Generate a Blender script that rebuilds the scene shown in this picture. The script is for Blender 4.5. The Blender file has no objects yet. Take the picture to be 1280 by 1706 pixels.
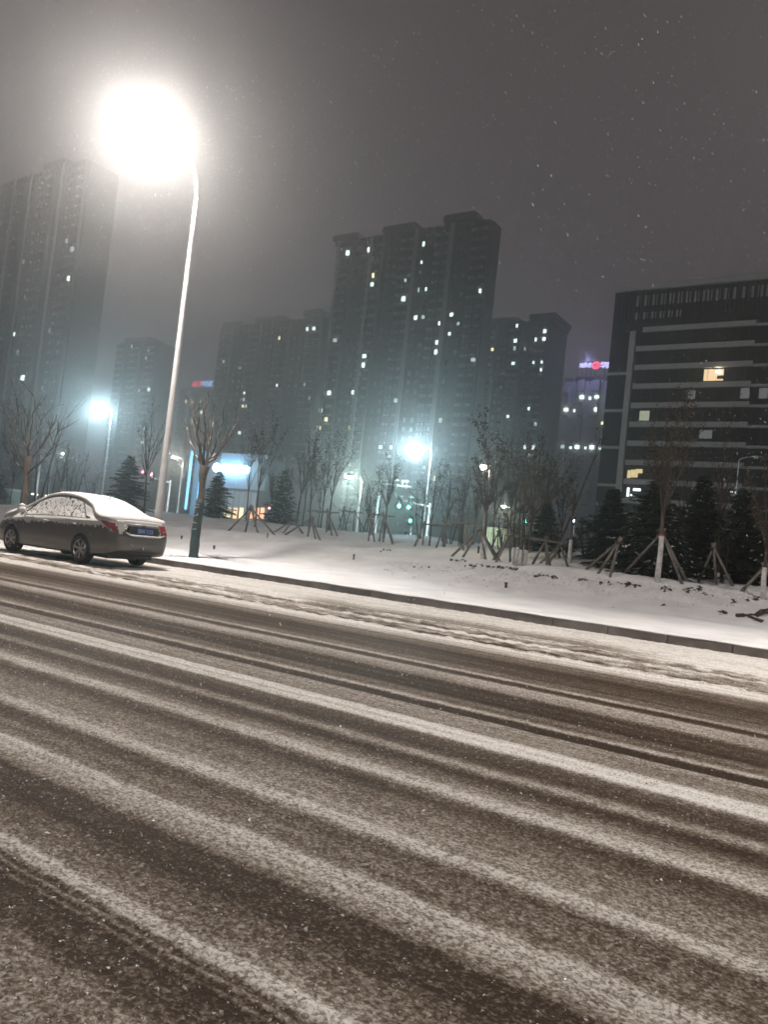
import bpy, math, random
from mathutils import Vector, Matrix, noise

# ---------------------------------------------------------------- camera
sc = bpy.context.scene
col = sc.collection
FPX, CAM_H = 1281.0, 1.15
PITCH, ROLL, YAW = math.radians(2.4), math.radians(6.15), math.radians(33.6)
FW = Vector((-math.sin(YAW)*math.cos(PITCH), math.cos(YAW)*math.cos(PITCH), math.sin(PITCH)))
r0 = Vector((math.cos(YAW), math.sin(YAW), 0))
u0 = r0.cross(FW)
RT = r0*math.cos(ROLL) + u0*math.sin(ROLL)
UP = -r0*math.sin(ROLL) + u0*math.cos(ROLL)
cam_d = bpy.data.cameras.new('camera')
cam = bpy.data.objects.new('camera', cam_d)
col.objects.link(cam)
m = Matrix((RT, UP, -FW)).transposed().to_4x4()
m.translation = Vector((0, 0, CAM_H))
cam.matrix_world = m
cam_d.sensor_fit = 'VERTICAL'
cam_d.sensor_height = 36.0
cam_d.lens = 36.0*FPX/1706.0
cam_d.clip_start = 0.05
cam_d.clip_end = 3000
sc.camera = cam

def ray(px, py):
    return FW + RT*((px-640)/FPX) + UP*((853-py)/FPX)
def at(px, py, Y):                    # point of the plane y = Y seen at a pixel of the photo
    d = ray(px, py); t = Y/d.y
    return Vector((d.x*t, Y, d.z*t+CAM_H))

# ---------------------------------------------------------------- world, exposure
w = bpy.data.worlds.new('World'); sc.world = w; w.use_nodes = True
nt = w.node_tree; nt.nodes.clear()
out = nt.nodes.new('ShaderNodeOutputWorld'); bg = nt.nodes.new('ShaderNodeBackground')
tc = nt.nodes.new('ShaderNodeTexCoord'); sep = nt.nodes.new('ShaderNodeSeparateXYZ')
rp = nt.nodes.new('ShaderNodeValToRGB'); nz = nt.nodes.new('ShaderNodeTexNoise')
mx = nt.nodes.new('ShaderNodeMix'); mx.data_type = 'RGBA'; mx.blend_type = 'MULTIPLY'
nt.links.new(tc.outputs['Generated'], sep.inputs[0]); nt.links.new(sep.outputs['Z'], rp.inputs[0])
rp.color_ramp.elements[0].position = 0.0; rp.color_ramp.elements[0].color = (0.102, 0.092, 0.107, 1)
rp.color_ramp.elements[1].position = 0.8; rp.color_ramp.elements[1].color = (0.072, 0.063, 0.061, 1)
e = rp.color_ramp.elements.new(0.35); e.color = (0.095, 0.083, 0.087, 1)
nt.links.new(tc.outputs['Generated'], nz.inputs['Vector']); nz.inputs['Scale'].default_value = 1.6
nr = nt.nodes.new('ShaderNodeMapRange'); nr.inputs['To Min'].default_value = 0.85; nr.inputs['To Max'].default_value = 1.12
nt.links.new(nz.outputs['Fac'], nr.inputs['Value'])
mx.inputs['Factor'].default_value = 1.0
nt.links.new(rp.outputs[0], mx.inputs['A']); nt.links.new(nr.outputs[0], mx.inputs['B'])
nt.links.new(mx.outputs['Result'], bg.inputs['Color'])
bg.inputs['Strength'].default_value = 1.0
nt.links.new(bg.outputs[0], out.inputs[0])
sc.view_settings.view_transform = 'Standard'; sc.view_settings.look = 'None'
sc.view_settings.exposure = 0.0; sc.view_settings.gamma = 1.0
sc.render.engine = 'CYCLES'
sc.cycles.use_denoising = True
sc.cycles.max_bounces = 5; sc.cycles.diffuse_bounces = 2; sc.cycles.glossy_bounces = 2
sc.cycles.transmission_bounces = 3; sc.cycles.volume_bounces = 0; sc.cycles.transparent_max_bounces = 8
sc.cycles.sample_clamp_indirect = 2.0
sc.cycles.caustics_reflective = False; sc.cycles.caustics_refractive = False
sc.cycles.filter_width = 1.7
HAZE_DENSITY, HAZE_G = 0.0028, 0.85
LAMP_POWER = 8200.0

# ---------------------------------------------------------------- helpers
def lin(c):
    return tuple(((x/255)/12.92 if x/255 <= .04045 else ((x/255+.055)/1.055)**2.4) for x in c)
def tag(o, label=None, cat=None, group=None, kind=None):
    if label: o['label'] = label
    if cat: o['category'] = cat
    if group: o['group'] = group
    if kind: o['kind'] = kind
    return o
def empty(name, loc=(0, 0, 0), rz=0.0, parent=None):
    o = bpy.data.objects.new(name, None); col.objects.link(o)
    o.location = loc; o.rotation_euler = (0, 0, rz); o.empty_display_size = .2
    if parent: o.parent = parent
    return o
class MB:
    def __init__(s): s.v = []; s.f = []; s.mi = []; s.cur = 0
    def face(s, idx): s.f.append(idx); s.mi.append(s.cur)
    def quad(s, a, b, c, d):
        k = len(s.v); s.v += [tuple(a), tuple(b), tuple(c), tuple(d)]; s.face((k, k+1, k+2, k+3))
    def tri(s, a, b, c):
        k = len(s.v); s.v += [tuple(a), tuple(b), tuple(c)]; s.face((k, k+1, k+2))
    def box(s, x0, x1, y0, y1, z0, z1):
        k = len(s.v)
        s.v += [(x, y, z) for z in (z0, z1) for x, y in ((x0, y0), (x1, y0), (x1, y1), (x0, y1))]
        for q in ((0, 3, 2, 1), (4, 5, 6, 7), (0, 1, 5, 4), (1, 2, 6, 5), (2, 3, 7, 6), (3, 0, 4, 7)):
            s.face(tuple(k+i for i in q))
        return s
    def tube(s, pts, rad, n=8, caps=True):
        pts = [Vector(p) for p in pts]; k0 = len(s.v); N = len(pts)
        if not hasattr(rad, '__len__'): rad = [rad]*N
        ref = None
        for i, p in enumerate(pts):
            d = (pts[min(i+1, N-1)]-pts[max(i-1, 0)])
            d = d.normalized() if d.length > 1e-9 else Vector((0, 0, 1))
            if ref is None:
                ref = Vector((1, 0, 0)) if abs(d.x) < .8 else Vector((0, 1, 0))
            a = (ref-d*ref.dot(d))
            a = a.normalized() if a.length > 1e-6 else d.orthogonal().normalized()
            ref = a; b = d.cross(a)
            for j in range(n):
                t = 2*math.pi*j/n
                s.v.append(tuple(p+(a*math.cos(t)+b*math.sin(t))*rad[i]))
        for i in range(N-1):
            for j in range(n):
                s.face((k0+i*n+j, k0+i*n+(j+1) % n, k0+(i+1)*n+(j+1) % n, k0+(i+1)*n+j))
        if caps:
            s.face(tuple(k0+j for j in range(n-1, -1, -1))); s.face(tuple(k0+(N-1)*n+j for j in range(n)))
        return s
    def lathe(s, prof, n=24, axis='Z', c=(0, 0, 0), closed=False):   # prof: (radius, height)
        k0 = len(s.v)
        for r, h in prof:
            for j in range(n):
                t = 2*math.pi*j/n; x, y = r*math.cos(t), r*math.sin(t)
                q = {'Z': (x, y, h), 'Y': (x, h, y), 'X': (h, x, y)}[axis]
                s.v.append((q[0]+c[0], q[1]+c[1], q[2]+c[2]))
        for i in range(len(prof)-1):
            for j in range(n):
                s.face((k0+i*n+j, k0+i*n+(j+1) % n, k0+(i+1)*n+(j+1) % n, k0+(i+1)*n+j))
        return s
    def grid(s, rows):
        k0 = len(s.v); nc = len(rows[0])
        for r in rows: s.v += [tuple(p) for p in r]
        for i in range(len(rows)-1):
            for j in range(nc-1):
                s.face((k0+i*nc+j, k0+i*nc+j+1, k0+(i+1)*nc+j+1, k0+(i+1)*nc+j))
        return s
    def build(s, name, mat, parent=None, smooth=False, loc=None, kind=None):
        me = bpy.data.meshes.new(name); me.from_pydata(s.v, [], s.f)
        mats = mat if isinstance(mat, (list, tuple)) else [mat]
        for q in mats: me.materials.append(q)
        if len(mats) > 1: me.polygons.foreach_set('material_index', s.mi)
        if smooth: me.polygons.foreach_set('use_smooth', [True]*len(s.f))
        me.update()
        o = bpy.data.objects.new(name, me); col.objects.link(o)
        if parent: o.parent = parent
        if loc is not None: o.location = loc
        if kind: o['kind'] = kind
        return o
def fix_normals(o):
    import bmesh
    b = bmesh.new(); b.from_mesh(o.data); bmesh.ops.recalc_face_normals(b, faces=b.faces); b.to_mesh(o.data); b.free()

# ---- materials
def pbr(name, base, rough=.6, metal=0, spec=.5, emit=None, es=0.0):
    mt = bpy.data.materials.new(name); mt.use_nodes = True
    b = mt.node_tree.nodes['Principled BSDF']
    b.inputs['Base Color'].default_value = (*base, 1); b.inputs['Roughness'].default_value = rough
    b.inputs['Metallic'].default_value = metal; b.inputs['Specular IOR Level'].default_value = spec
    if emit:
        b.inputs['Emission Color'].default_value = (*emit, 1); b.inputs['Emission Strength'].default_value = es
    return mt
def N(mt, t, **kw):
    n = mt.node_tree.nodes.new(t)
    for k, v in kw.items(): setattr(n, k, v)
    return n
def L(mt, a, b): mt.node_tree.links.new(a, b)
def noisy(name, c1, c2, scale=4.0, rough=.7, bump=.0, bscale=None, spec=.4, metal=0, detail=5, stretch=(1, 1, 1), lo=.35, hi=.65, bdist=.02):
    mt = pbr(name, c1, rough, metal, spec); b = mt.node_tree.nodes['Principled BSDF']
    tcn = N(mt, 'ShaderNodeTexCoord'); mp = N(mt, 'ShaderNodeMapping'); mp.inputs['Scale'].default_value = stretch
    L(mt, tcn.outputs['Object'], mp.inputs['Vector'])
    n = N(mt, 'ShaderNodeTexNoise'); n.inputs['Scale'].default_value = scale; n.inputs['Detail'].default_value = detail
    L(mt, mp.outputs[0], n.inputs['Vector'])
    r = N(mt, 'ShaderNodeValToRGB'); r.color_ramp.elements[0].position = lo; r.color_ramp.elements[1].position = hi
    r.color_ramp.elements[0].color = (*c1, 1); r.color_ramp.elements[1].color = (*c2, 1)
    L(mt, n.outputs['Fac'], r.inputs[0]); L(mt, r.outputs[0], b.inputs['Base Color'])
    if bump:
        n2 = N(mt, 'ShaderNodeTexNoise'); n2.inputs['Scale'].default_value = bscale or scale*4; n2.inputs['Detail'].default_value = 4
        L(mt, mp.outputs[0], n2.inputs['Vector'])
        bu = N(mt, 'ShaderNodeBump'); bu.inputs['Strength'].default_value = bump; bu.inputs['Distance'].default_value = bdist
        L(mt, n2.outputs['Fac'], bu.inputs['Height']); L(mt, bu.outputs[0], b.inputs['Normal'])
    return mt
def emis(name, c, s):
    return pbr(name, (.02, .02, .02), .5, emit=c, es=s)

SNOW = noisy('fresh_snow', (.66, .645, .66), (.78, .765, .775), 1.3, .75, .5, 9, spec=.25, bdist=.03)
SNOW_CAR = noisy('car_snow', (.70, .68, .67), (.78, .76, .75), 6, .8, .25, 30, spec=.2, bdist=.01)
BARK = noisy('brown_bark', (.050, .037, .030), (.095, .072, .058), 14, .85, .8, 40, stretch=(1, 1, .25))
TWIG = noisy('dark_twig_bark', (.035, .028, .024), (.07, .055, .045), 9, .85)
DRYLEAF = noisy('dry_leaf', (.03, .022, .015), (.075, .05, .03), 30, .8)
NEEDLE = noisy('spruce_needles', (.012, .022, .014), (.03, .05, .03), 7, .7)
WOOD = noisy('stake_wood', (.105, .092, .082), (.20, .178, .158), 12, .85, .3, stretch=(1, 1, .3))
LIME = noisy('lime_wash', (.42, .41, .40), (.68, .66, .65), 9, .8)
REDPAINT = pbr('red_paint_ring', (.24, .05, .04), .6)
WRAP = noisy('green_trunk_wrap', (.012, .028, .030), (.035, .06, .058), 25, .8, .4, 50)
POLEW = noisy('white_pole_paint', (.62, .60, .60), (.72, .70, .70), 5, .4)
DARKMETAL = noisy('dark_metal', (.03, .03, .03), (.06, .06, .06), 8, .5, metal=.3)
BLACKP = pbr('black_plastic', (.012, .012, .013), .4)

# ---------------------------------------------------------------- terrain
def sstep(a, b, x):
    t = min(1, max(0, (x-a)/(b-a))); return t*t*(3-2*t)
def ramp(pts, x):
    if x <= pts[0][0]: return pts[0][1]
    for (a, va), (b, vb) in zip(pts, pts[1:]):
        if x <= b: return va+(vb-va)*(x-a)/(b-a)
    return pts[-1][1]
def smoothramp(pts, x):
    if x <= pts[0][0]: return pts[0][1]
    for (a, va), (b, vb) in zip(pts, pts[1:]):
        if x <= b: return va+(vb-va)*sstep(a, b, x)
    return pts[-1][1]
KERB_Y = 13.38
BANK = [(18.2, .26), (19.4, .48), (21.0, .84), (21.5, .97), (23.0, .96), (26.0, 1.10), (29.5, 1.45), (33.5, 1.72), (38.0, 1.70), (46, .8), (54, .05)]
def ground_z(x, y):
    if y < KERB_Y+.2: return .165
    if y < 18.2: z = .175+.085*sstep(13.5, 18.2, y)
    else: z = ramp(BANK, y)
    k = sstep(18.0, 23.0, y)*(1-sstep(42, 55, y))
    left = 1-.55*sstep(-40, -54, x)*sstep(24, 30, y)
    z *= left
    p = Vector((x*.16, y*.16, 0)); z += k*.22*noise.noise(p)
    p = Vector((x*.7, y*.7, 3)); z += k*.07*noise.noise(p)
    p = Vector((x*2.3, y*2.3, 5)); z += k*.045*noise.noise(p)
    z += k*.030*noise.noise(Vector((x*6, y*6, 15)))*(1-sstep(26, 32, y))
    fp = noise.noise(Vector((x*1.9, y*1.9, 40))); z -= k*.10*max(0, fp-.28)*(1-sstep(27, 32, y))*2
    p = Vector((x*.9, y*.9, 9)); z += (1-k)*.018*noise.noise(p)*sstep(13.6, 14.2, y)
    return z
def hit(px, py, ymax=60.0):
    d = ray(px, py); y = 13.6
    last = None
    while y < ymax:
        t = y/d.y; x, z = d.x*t, d.z*t+CAM_H
        if z <= ground_z(x, y): return Vector((x, y, ground_z(x, y)))
        y += .12
    y = 34.0; t = y/d.y
    return Vector((d.x*t, y, ground_z(d.x*t, y)))
def axis(*seg):
    r = []
    for a, b, n in seg: r += [a+(b-a)*i/n for i in range(n)]
    r.append(seg[-1][1]); return r
xs = axis((-440, -80, 45), (-80, -40, 100), (-40, -24, 110), (-24, 4, 300), (4, 20, 40), (20, 150, 30))
ys = axis((KERB_Y+.14, 14.5, 8), (14.5, 18.2, 24), (18.2, 27, 130), (27, 42, 80), (42, 60, 30), (60, 390, 40))
g = MB(); g.grid([[(x, y, ground_z(x, y)) for x in xs] for y in ys])
# the same sheet carries on below the road
g.grid([[(x, y, -.12) for x in (-440, -200, -80, -20, 20, 150)] for y in (-60, -20, 5, KERB_Y+.10)])
tag(g.build('snowy_ground', SNOW, smooth=True), kind='structure')

# kerb: dark stones with their joints, capped by the snow of the pavement
KERB = noisy('kerb_stone', (.15, .132, .122), (.25, .222, .208), 2.2, .8, .4, 30)
k = MB(); rnd = random.Random(3); x = -90.0
while x < 40:
    z1 = .160+rnd.uniform(-.004, .004); k.box(x+.006, x+.994, KERB_Y+rnd.uniform(-.006, .006), KERB_Y+.15, -.1, z1); x += 1.0
tag(k.build('kerb', KERB), kind='structure')
c = MB(); kx = axis((-90, -30, 90), (-30, 4, 340), (4, 40, 40))
def lip(x): return .03*noise.noise(Vector((x*.8, 0, 0)))+.012*noise.noise(Vector((x*4, 3, 0)))
c.grid([[(x, KERB_Y+d+lip(x)*(1 if d < .1 else .3), z+.012*noise.noise(Vector((x*1.5, d*5, 0)))) for x in kx]
        for d, z in ((.01, .158), (-.006, .170), (.005, .182), (.06, .192), (.18, .192), (.5, .175), (.52, .12))])
tag(c.build('kerb_top_snow', SNOW, smooth=True), kind='structure')

# road -------------------------------------------------------------
COVER = [(-8, .5), (-3, .3), (.3, .5), (1.0, .55), (1.27, .45), (1.36, .12), (1.455, .14), (1.468, .5), (1.48, .15), (1.49, .14), (1.505, .52), (1.52, .12), (1.53, .12), (1.55, .72), (1.59, .80), (1.62, .5),
 (1.68, .45), (1.78, .33), (1.86, .10), (2.02, .07), (2.06, .50), (2.10, .56), (2.17, .78), (2.25, .82), (2.30, .45), (2.45, .33), (2.57, .33), (2.63, .80), (2.69, .86), (2.74, .55), (2.85, .47), (3.0, .38),
 (3.12, .22), (3.26, .32), (3.33, .82), (3.41, .78), (3.5, .48), (3.58, .2), (3.74, .16), (3.82, .5), (3.88, .55), (3.95, .15), (4.10, .16), (4.22, .40), (4.30, .94), (4.52, .95), (4.60, .55), (4.74, .5),
 (4.86, .74), (4.93, .66), (4.97, .05), (5.12, .05), (5.17, .74), (5.27, .5), (5.42, .32), (5.58, .08), (6.02, .12), (6.12, .52), (6.42, .66), (6.52, .60), (6.58, .12), (6.72, .14), (6.78, .66), (6.9, .45),
 (7.1, .30), (7.4, .2), (7.7, .07), (8.0, .22), (8.4, .36), (8.55, .75), (8.7, .95), (9.1, .95), (9.2, .55), (9.3, .22), (9.42, .62), (9.7, .5), (9.85, .88), (10.1, .80), (10.25, .42), (10.45, .72), (10.8, .93), (11.4, .97), (13.4, .97)]
GREY = []
ys = axis((-8, .6, 20), (.6, 1.3, 28), (1.3, 1.7, 60), (1.7, 2.8, 90), (2.8, 5.4, 190), (5.4, 9.0, 160), (9.0, 11, 80), (11, KERB_Y-.005, 40))
xs = axis((-110, -40, 60), (-40, -18, 110), (-18, -8, 110), (-8, 1, 230), (1, 6, 40), (6, 40, 34))
vals = []; rows = []
rs = random.Random(5)
for y in ys:
    row = []
    for x in xs:
        far = sstep(8.6, 9.6, y)
        wob = .035*noise.noise(Vector((x*.12, y*.35, 1)))*(1+2*far) + (.010+.05*far)*noise.noise(Vector((x*1.3, y*2.0, 7))) + (.012+.03*far)*noise.noise(Vector((x*5, y*7, 2)))
        yy = y+wob
        cv = ramp(COVER, yy)
        cv += .09*noise.noise(Vector((x*.35, y*1.6, 11))) + .07*noise.noise(Vector((x*2.2, y*5, 4)))*(1-abs(2*cv-1)*.5)
        cv += .20*noise.noise(Vector((x*.07, yy*8, 41)))+.20*noise.noise(Vector((x*.10, yy*22, 47)))*(.4+cv*.6)
        if 9.1 < yy < 10.8: cv += .45*noise.noise(Vector((x*1.1, y*4, 21)))+.35*noise.noise(Vector((x*4, y*9, 22)))
        cv = cv+.035*(1-cv)*(.5+noise.noise(Vector((x*.6, y*3.5, 61))))*(1 if y < 9 else 0)
        # car shelters the ground from snow
        sh = sstep(-18.6, -18.1, x)*(1-sstep(-14.4, -14.0, x))*sstep(10.75, 10.95, y)*(1-sstep(12.3, 12.6, y))
        # thin grey melt patch near the kerb
        gp = sstep(-9.5, -8.2, x)*(1-sstep(-3.6, -2.2, x))*math.exp(-((y-11.05-.0*x+.25*noise.noise(Vector((x*.6, 0, 2))))/.42)**2)
        cv = max(0, min(1, cv*(1-.95*sh)-.42*gp))
        z = .003+.009*cv + .006*noise.noise(Vector((x*9, y*14, 3)))*(.35+.65*cv)*(1 if y < 9 else 2.4)
        if y > 10.4: z += .022*sstep(10.4, 12.0, y)*(1-.8*sh)*(1-.6*gp) + .014*noise.noise(Vector((x*.8, y*1.3, 31)))
        if y > 12.7: z += -.012*sstep(12.7, 13.3, y)+.012*noise.noise(Vector((x*.7, y, 1)))
        if 9.0 < y < 10.8: z += .020*noise.noise(Vector((x*3, y*5, 8)))+.022*noise.noise(Vector((x*9, y*11, 9)))
        row.append((x, y, z)); vals.append(cv)
    rows.append(row)
r = MB(); r.grid(rows)
ROAD = pbr('slushy_asphalt', (.3, .3, .3), .8, spec=.05)
b = ROAD.node_tree.nodes['Principled BSDF']
an = N(ROAD, 'ShaderNodeAttribute', attribute_name='snow_cover')
tcn = N(ROAD, 'ShaderNodeTexCoord')
mp = N(ROAD, 'ShaderNodeMapping'); mp.inputs['Scale'].default_value = (.9, 1, 1); L(ROAD, tcn.outputs['Object'], mp.inputs['Vector'])
n1 = N(ROAD, 'ShaderNodeTexNoise'); n1.inputs['Scale'].default_value = 74; n1.inputs['Detail'].default_value = 3.5; n1.inputs['Roughness'].default_value = .62; n1.inputs['Distortion'].default_value = .6
n2 = N(ROAD, 'ShaderNodeTexNoise'); n2.inputs['Scale'].default_value = 17; n2.inputs['Detail'].default_value = 4
for n_ in (n1, n2): L(ROAD, mp.outputs[0], n_.inputs['Vector'])
mixn = N(ROAD, 'ShaderNodeMath', operation='MULTIPLY_ADD'); mixn.inputs[1].default_value = .84
sc2 = N(ROAD, 'ShaderNodeMath', operation='MULTIPLY'); sc2.inputs[1].default_value = .16
L(ROAD, n1.outputs['Fac'], mixn.inputs[0]); L(ROAD, n2.outputs['Fac'], sc2.inputs[0]); L(ROAD, sc2.outputs[0], mixn.inputs[2])
# fac = (noise-.5)*gain + cover
m1 = N(ROAD, 'ShaderNodeMath', operation='SUBTRACT'); m1.inputs[1].default_value = .5; L(ROAD, mixn.outputs[0], m1.inputs[0])
m2 = N(ROAD, 'ShaderNodeMath', operation='MULTIPLY_ADD', use_clamp=True); m2.inputs[1].default_value = 4.7
L(ROAD, m1.outputs[0], m2.inputs[0]); L(ROAD, an.outputs['Fac'], m2.inputs[2])
m3 = N(ROAD, 'ShaderNodeMix'); m3.data_type = 'FLOAT'; m3.inputs['Factor'].default_value = .52
L(ROAD, an.outputs['Fac'], m3.inputs['A']); L(ROAD, m2.outputs[0], m3.inputs['B'])
cr = N(ROAD, 'ShaderNodeValToRGB'); L(ROAD, m3.outputs['Result'], cr.inputs[0])
E_ = cr.color_ramp.elements
E_[0].position = 0; E_[0].color = (.026, .0165, .0105, 1); E_[1].position = 1; E_[1].color = (.68, .655, .64, 1)
for p_, c_ in ((.15, (.042, .028, .0195)), (.40, (.118, .090, .070)), (.65, (.235, .205, .180)), (.85, (.44, .405, .375))):
    q = E_.new(p_); q.color = (*c_, 1)
L(ROAD, cr.outputs[0], b.inputs['Base Color'])
rr = N(ROAD, 'ShaderNodeMapRange'); rr.inputs['To Min'].default_value = .66; rr.inputs['To Max'].default_value = .85
L(ROAD, m2.outputs[0], rr.inputs['Value']); L(ROAD, rr.outputs[0], b.inputs['Roughness'])
bu = N(ROAD, 'ShaderNodeBump'); bu.inputs['Strength'].default_value = .8; bu.inputs['Distance'].default_value = .010
L(ROAD, mixn.outputs[0], bu.inputs['Height']); L(ROAD, bu.outputs[0], b.inputs['Normal'])
ro = r.build('road', ROAD, smooth=True); tag(ro, kind='structure')
a_ = ro.data.attributes.new('snow_cover', 'FLOAT', 'POINT'); a_.data.foreach_set('value', vals)

# ---------------------------------------------------------------- lights of the street
def point(name, loc, power, colr, size=.12, parent=None):
    d = bpy.data.lights.new(name, 'POINT'); d.energy = power; d.color = colr; d.shadow_soft_size = size
    o = bpy.data.objects.new(name, d); col.objects.link(o); o.location = loc
    if parent: o.parent = parent
    return o
def street_lamp(base, h, arm, power, colr, label, head_len=.75, r0_=.11, size=.13, glow=60, on=True, group='street lamps', ang=0.0, cut=True, rise=None, tilt=27, cone=134):
    """pole with a curved arm that reaches out along local -Y, and a flat luminaire with a glass bowl"""
    t = empty('street_lamp', base, ang); tag(t, label, 'street lamp', group)
    p = MB(); up = [(0, 0, h*i/8) for i in range(9)]; rad = [r0_*(1-.55*i/8) for i in range(9)]
    p.tube(up, rad, 12); p.tube([(0, 0, 0), (0, 0, .05)], r0_*1.9, 12); p.tube([(0, 0, .05), (0, 0, .5)], r0_*1.15, 12)
    p.build('pole', POLEW, t, True)
    a = MB(); pts = []; rd = []
    rise = rise or max(.25, arm*.35)
    for i in range(9):
        s = i/8; th = s*math.pi/2; pts.append((0, -arm*(1-math.cos(th)), h-.02+rise*math.sin(th))); rd.append(r0_*.46*(1-.35*s))
    a.tube(pts, rd, 10); a.build('arm', POLEW, t, True)
    hz_ = h+rise; L_ = head_len
    hd = MB(); rows = []
    for i in range(7):
        s = i/6; wv = .17*math.sin(math.pi*(.12+.80*s))**.6*L_/.75; y = -arm+.12-L_*s
        rows.append([(wv*math.cos(q), y, hz_+.02+.06*math.sin(q)*math.sin(math.pi*(.1+.8*s))) for q in [math.pi*j/8 for j in range(9)]])
    hd.grid(rows); hd.box(-.15*L_/.75, .15*L_/.75, -arm-L_+.16, -arm+.06, hz_+.0, hz_+.02)
    hd.build('lamp_head', POLEW, t, True)
    bw = MB(); prof = [(.001, -.11), (.06, -.10), (.11, -.07), (.135, -.03), (.14, -.003)]
    bw.lathe(prof, 16, c=(0, 0, 0))
    cy = -arm-L_*.42
    bw.v = [(x*1.3*L_/.75, y*2.0*L_/.75+cy, z*1.3+hz_) for x, y, z in bw.v]
    gl = emis('lamp_glass_lit', colr, glow) if on else pbr('lamp_glass_dark', (.45, .45, .45), .2)
    bw.build('lamp_glass', gl, t, True)
    if on:
        point('lamp_light', (0, cy, hz_-.32), power*(.33 if cut else 1), colr, size, t)
        if cut:
            d = bpy.data.lights.new('lamp_beam', 'SPOT'); d.energy = power*.70; d.color = colr; d.shadow_soft_size = size; d.spot_size = math.radians(cone); d.spot_blend = .45
            o = bpy.data.objects.new('lamp_beam', d); col.objects.link(o); o.parent = t; o.location = (0, cy, hz_-.33); o.rotation_euler = (math.radians(-tilt), 0, 0)
    return t
WARM = (1.0, .93, .85); CYAN = (.62, .91, 1.0); GREENW = (.74, 1.0, .90); YEL = (1.0, .93, .62)
street_lamp((-16.78, 14.15, .17), 10.05, 1.35, LAMP_POWER, WARM, 'tall white street lamp behind the parked sedan, glowing brightest', head_len=.95, size=.22, glow=400, rise=1.35)
street_lamp((4.5, 14.15, .17), 10.35, 1.4, LAMP_POWER*1.0, WARM, 'tall white street lamp beyond the right edge of the pavement')
street_lamp((-52, 14.15, .17), 10.35, 1.4, LAMP_POWER*.6, WARM, 'tall white street lamp further up the pavement beyond the left edge')
street_lamp((-9.0, -9.5, .0), 10.35, 1.4, LAMP_POWER*.33, WARM, 'tall white street lamp on the near side behind the viewer', ang=math.pi, tilt=6, cone=118)
def far_lamp(px, py, Y, power, colr, label, r0_=.09, head_len=.7, glow=60, size=.2, arm=.9, ang=math.radians(-60), on=True):
    p = at(px, py, Y); zb = ground_z(p.x, Y) if Y > 18 else .15
    dx, dy = math.sin(ang)*(arm+.3), -math.cos(ang)*(arm+.3)
    return street_lamp((p.x-dx, Y-dy, zb), p.z-zb-.1, arm, power, colr, label, head_len, r0_, size, glow, on, 'street lamps', ang, False)
far_lamp(168, 683, 50, 6800, CYAN, 'bright cyan street lamp on a thin pole above the dark spruce behind the sedan', glow=900, head_len=1.1)
far_lamp(696, 747, 55, 4400, CYAN, 'bright cyan street lamp in front of the tallest apartment tower', glow=1400, head_len=1.35)
far_lamp(585, 798, 66, 3000, GREENW, 'pale green-white street lamp above the car headlights', glow=1100, head_len=1.2)
far_lamp(798, 782, 26.2, 40, YEL, 'yellowish park lamp on a thin pole on the bank beside the thick staked tree', glow=160, head_len=.36, r0_=.05, size=.08, arm=.12)
far_lamp(289, 764, 62, 1500, (1, .97, .85), 'small warm white street lamp just right of the tall white pole', glow=400)
far_lamp(838, 846, 80, 500, (1, 1, .8), 'short dim yellow-white lamp among the thin saplings', glow=250, head_len=.5)
far_lamp(1263, 766, 60, 0, (1, 1, 1), 'unlit street lamp on a thin grey pole in front of the office block', on=False, ang=math.radians(90))
far_lamp(105, 676, 62, 0, (1, 1, 1), 'unlit street lamp with a flat head left of the cyan lamp', on=False, ang=math.radians(80))

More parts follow.
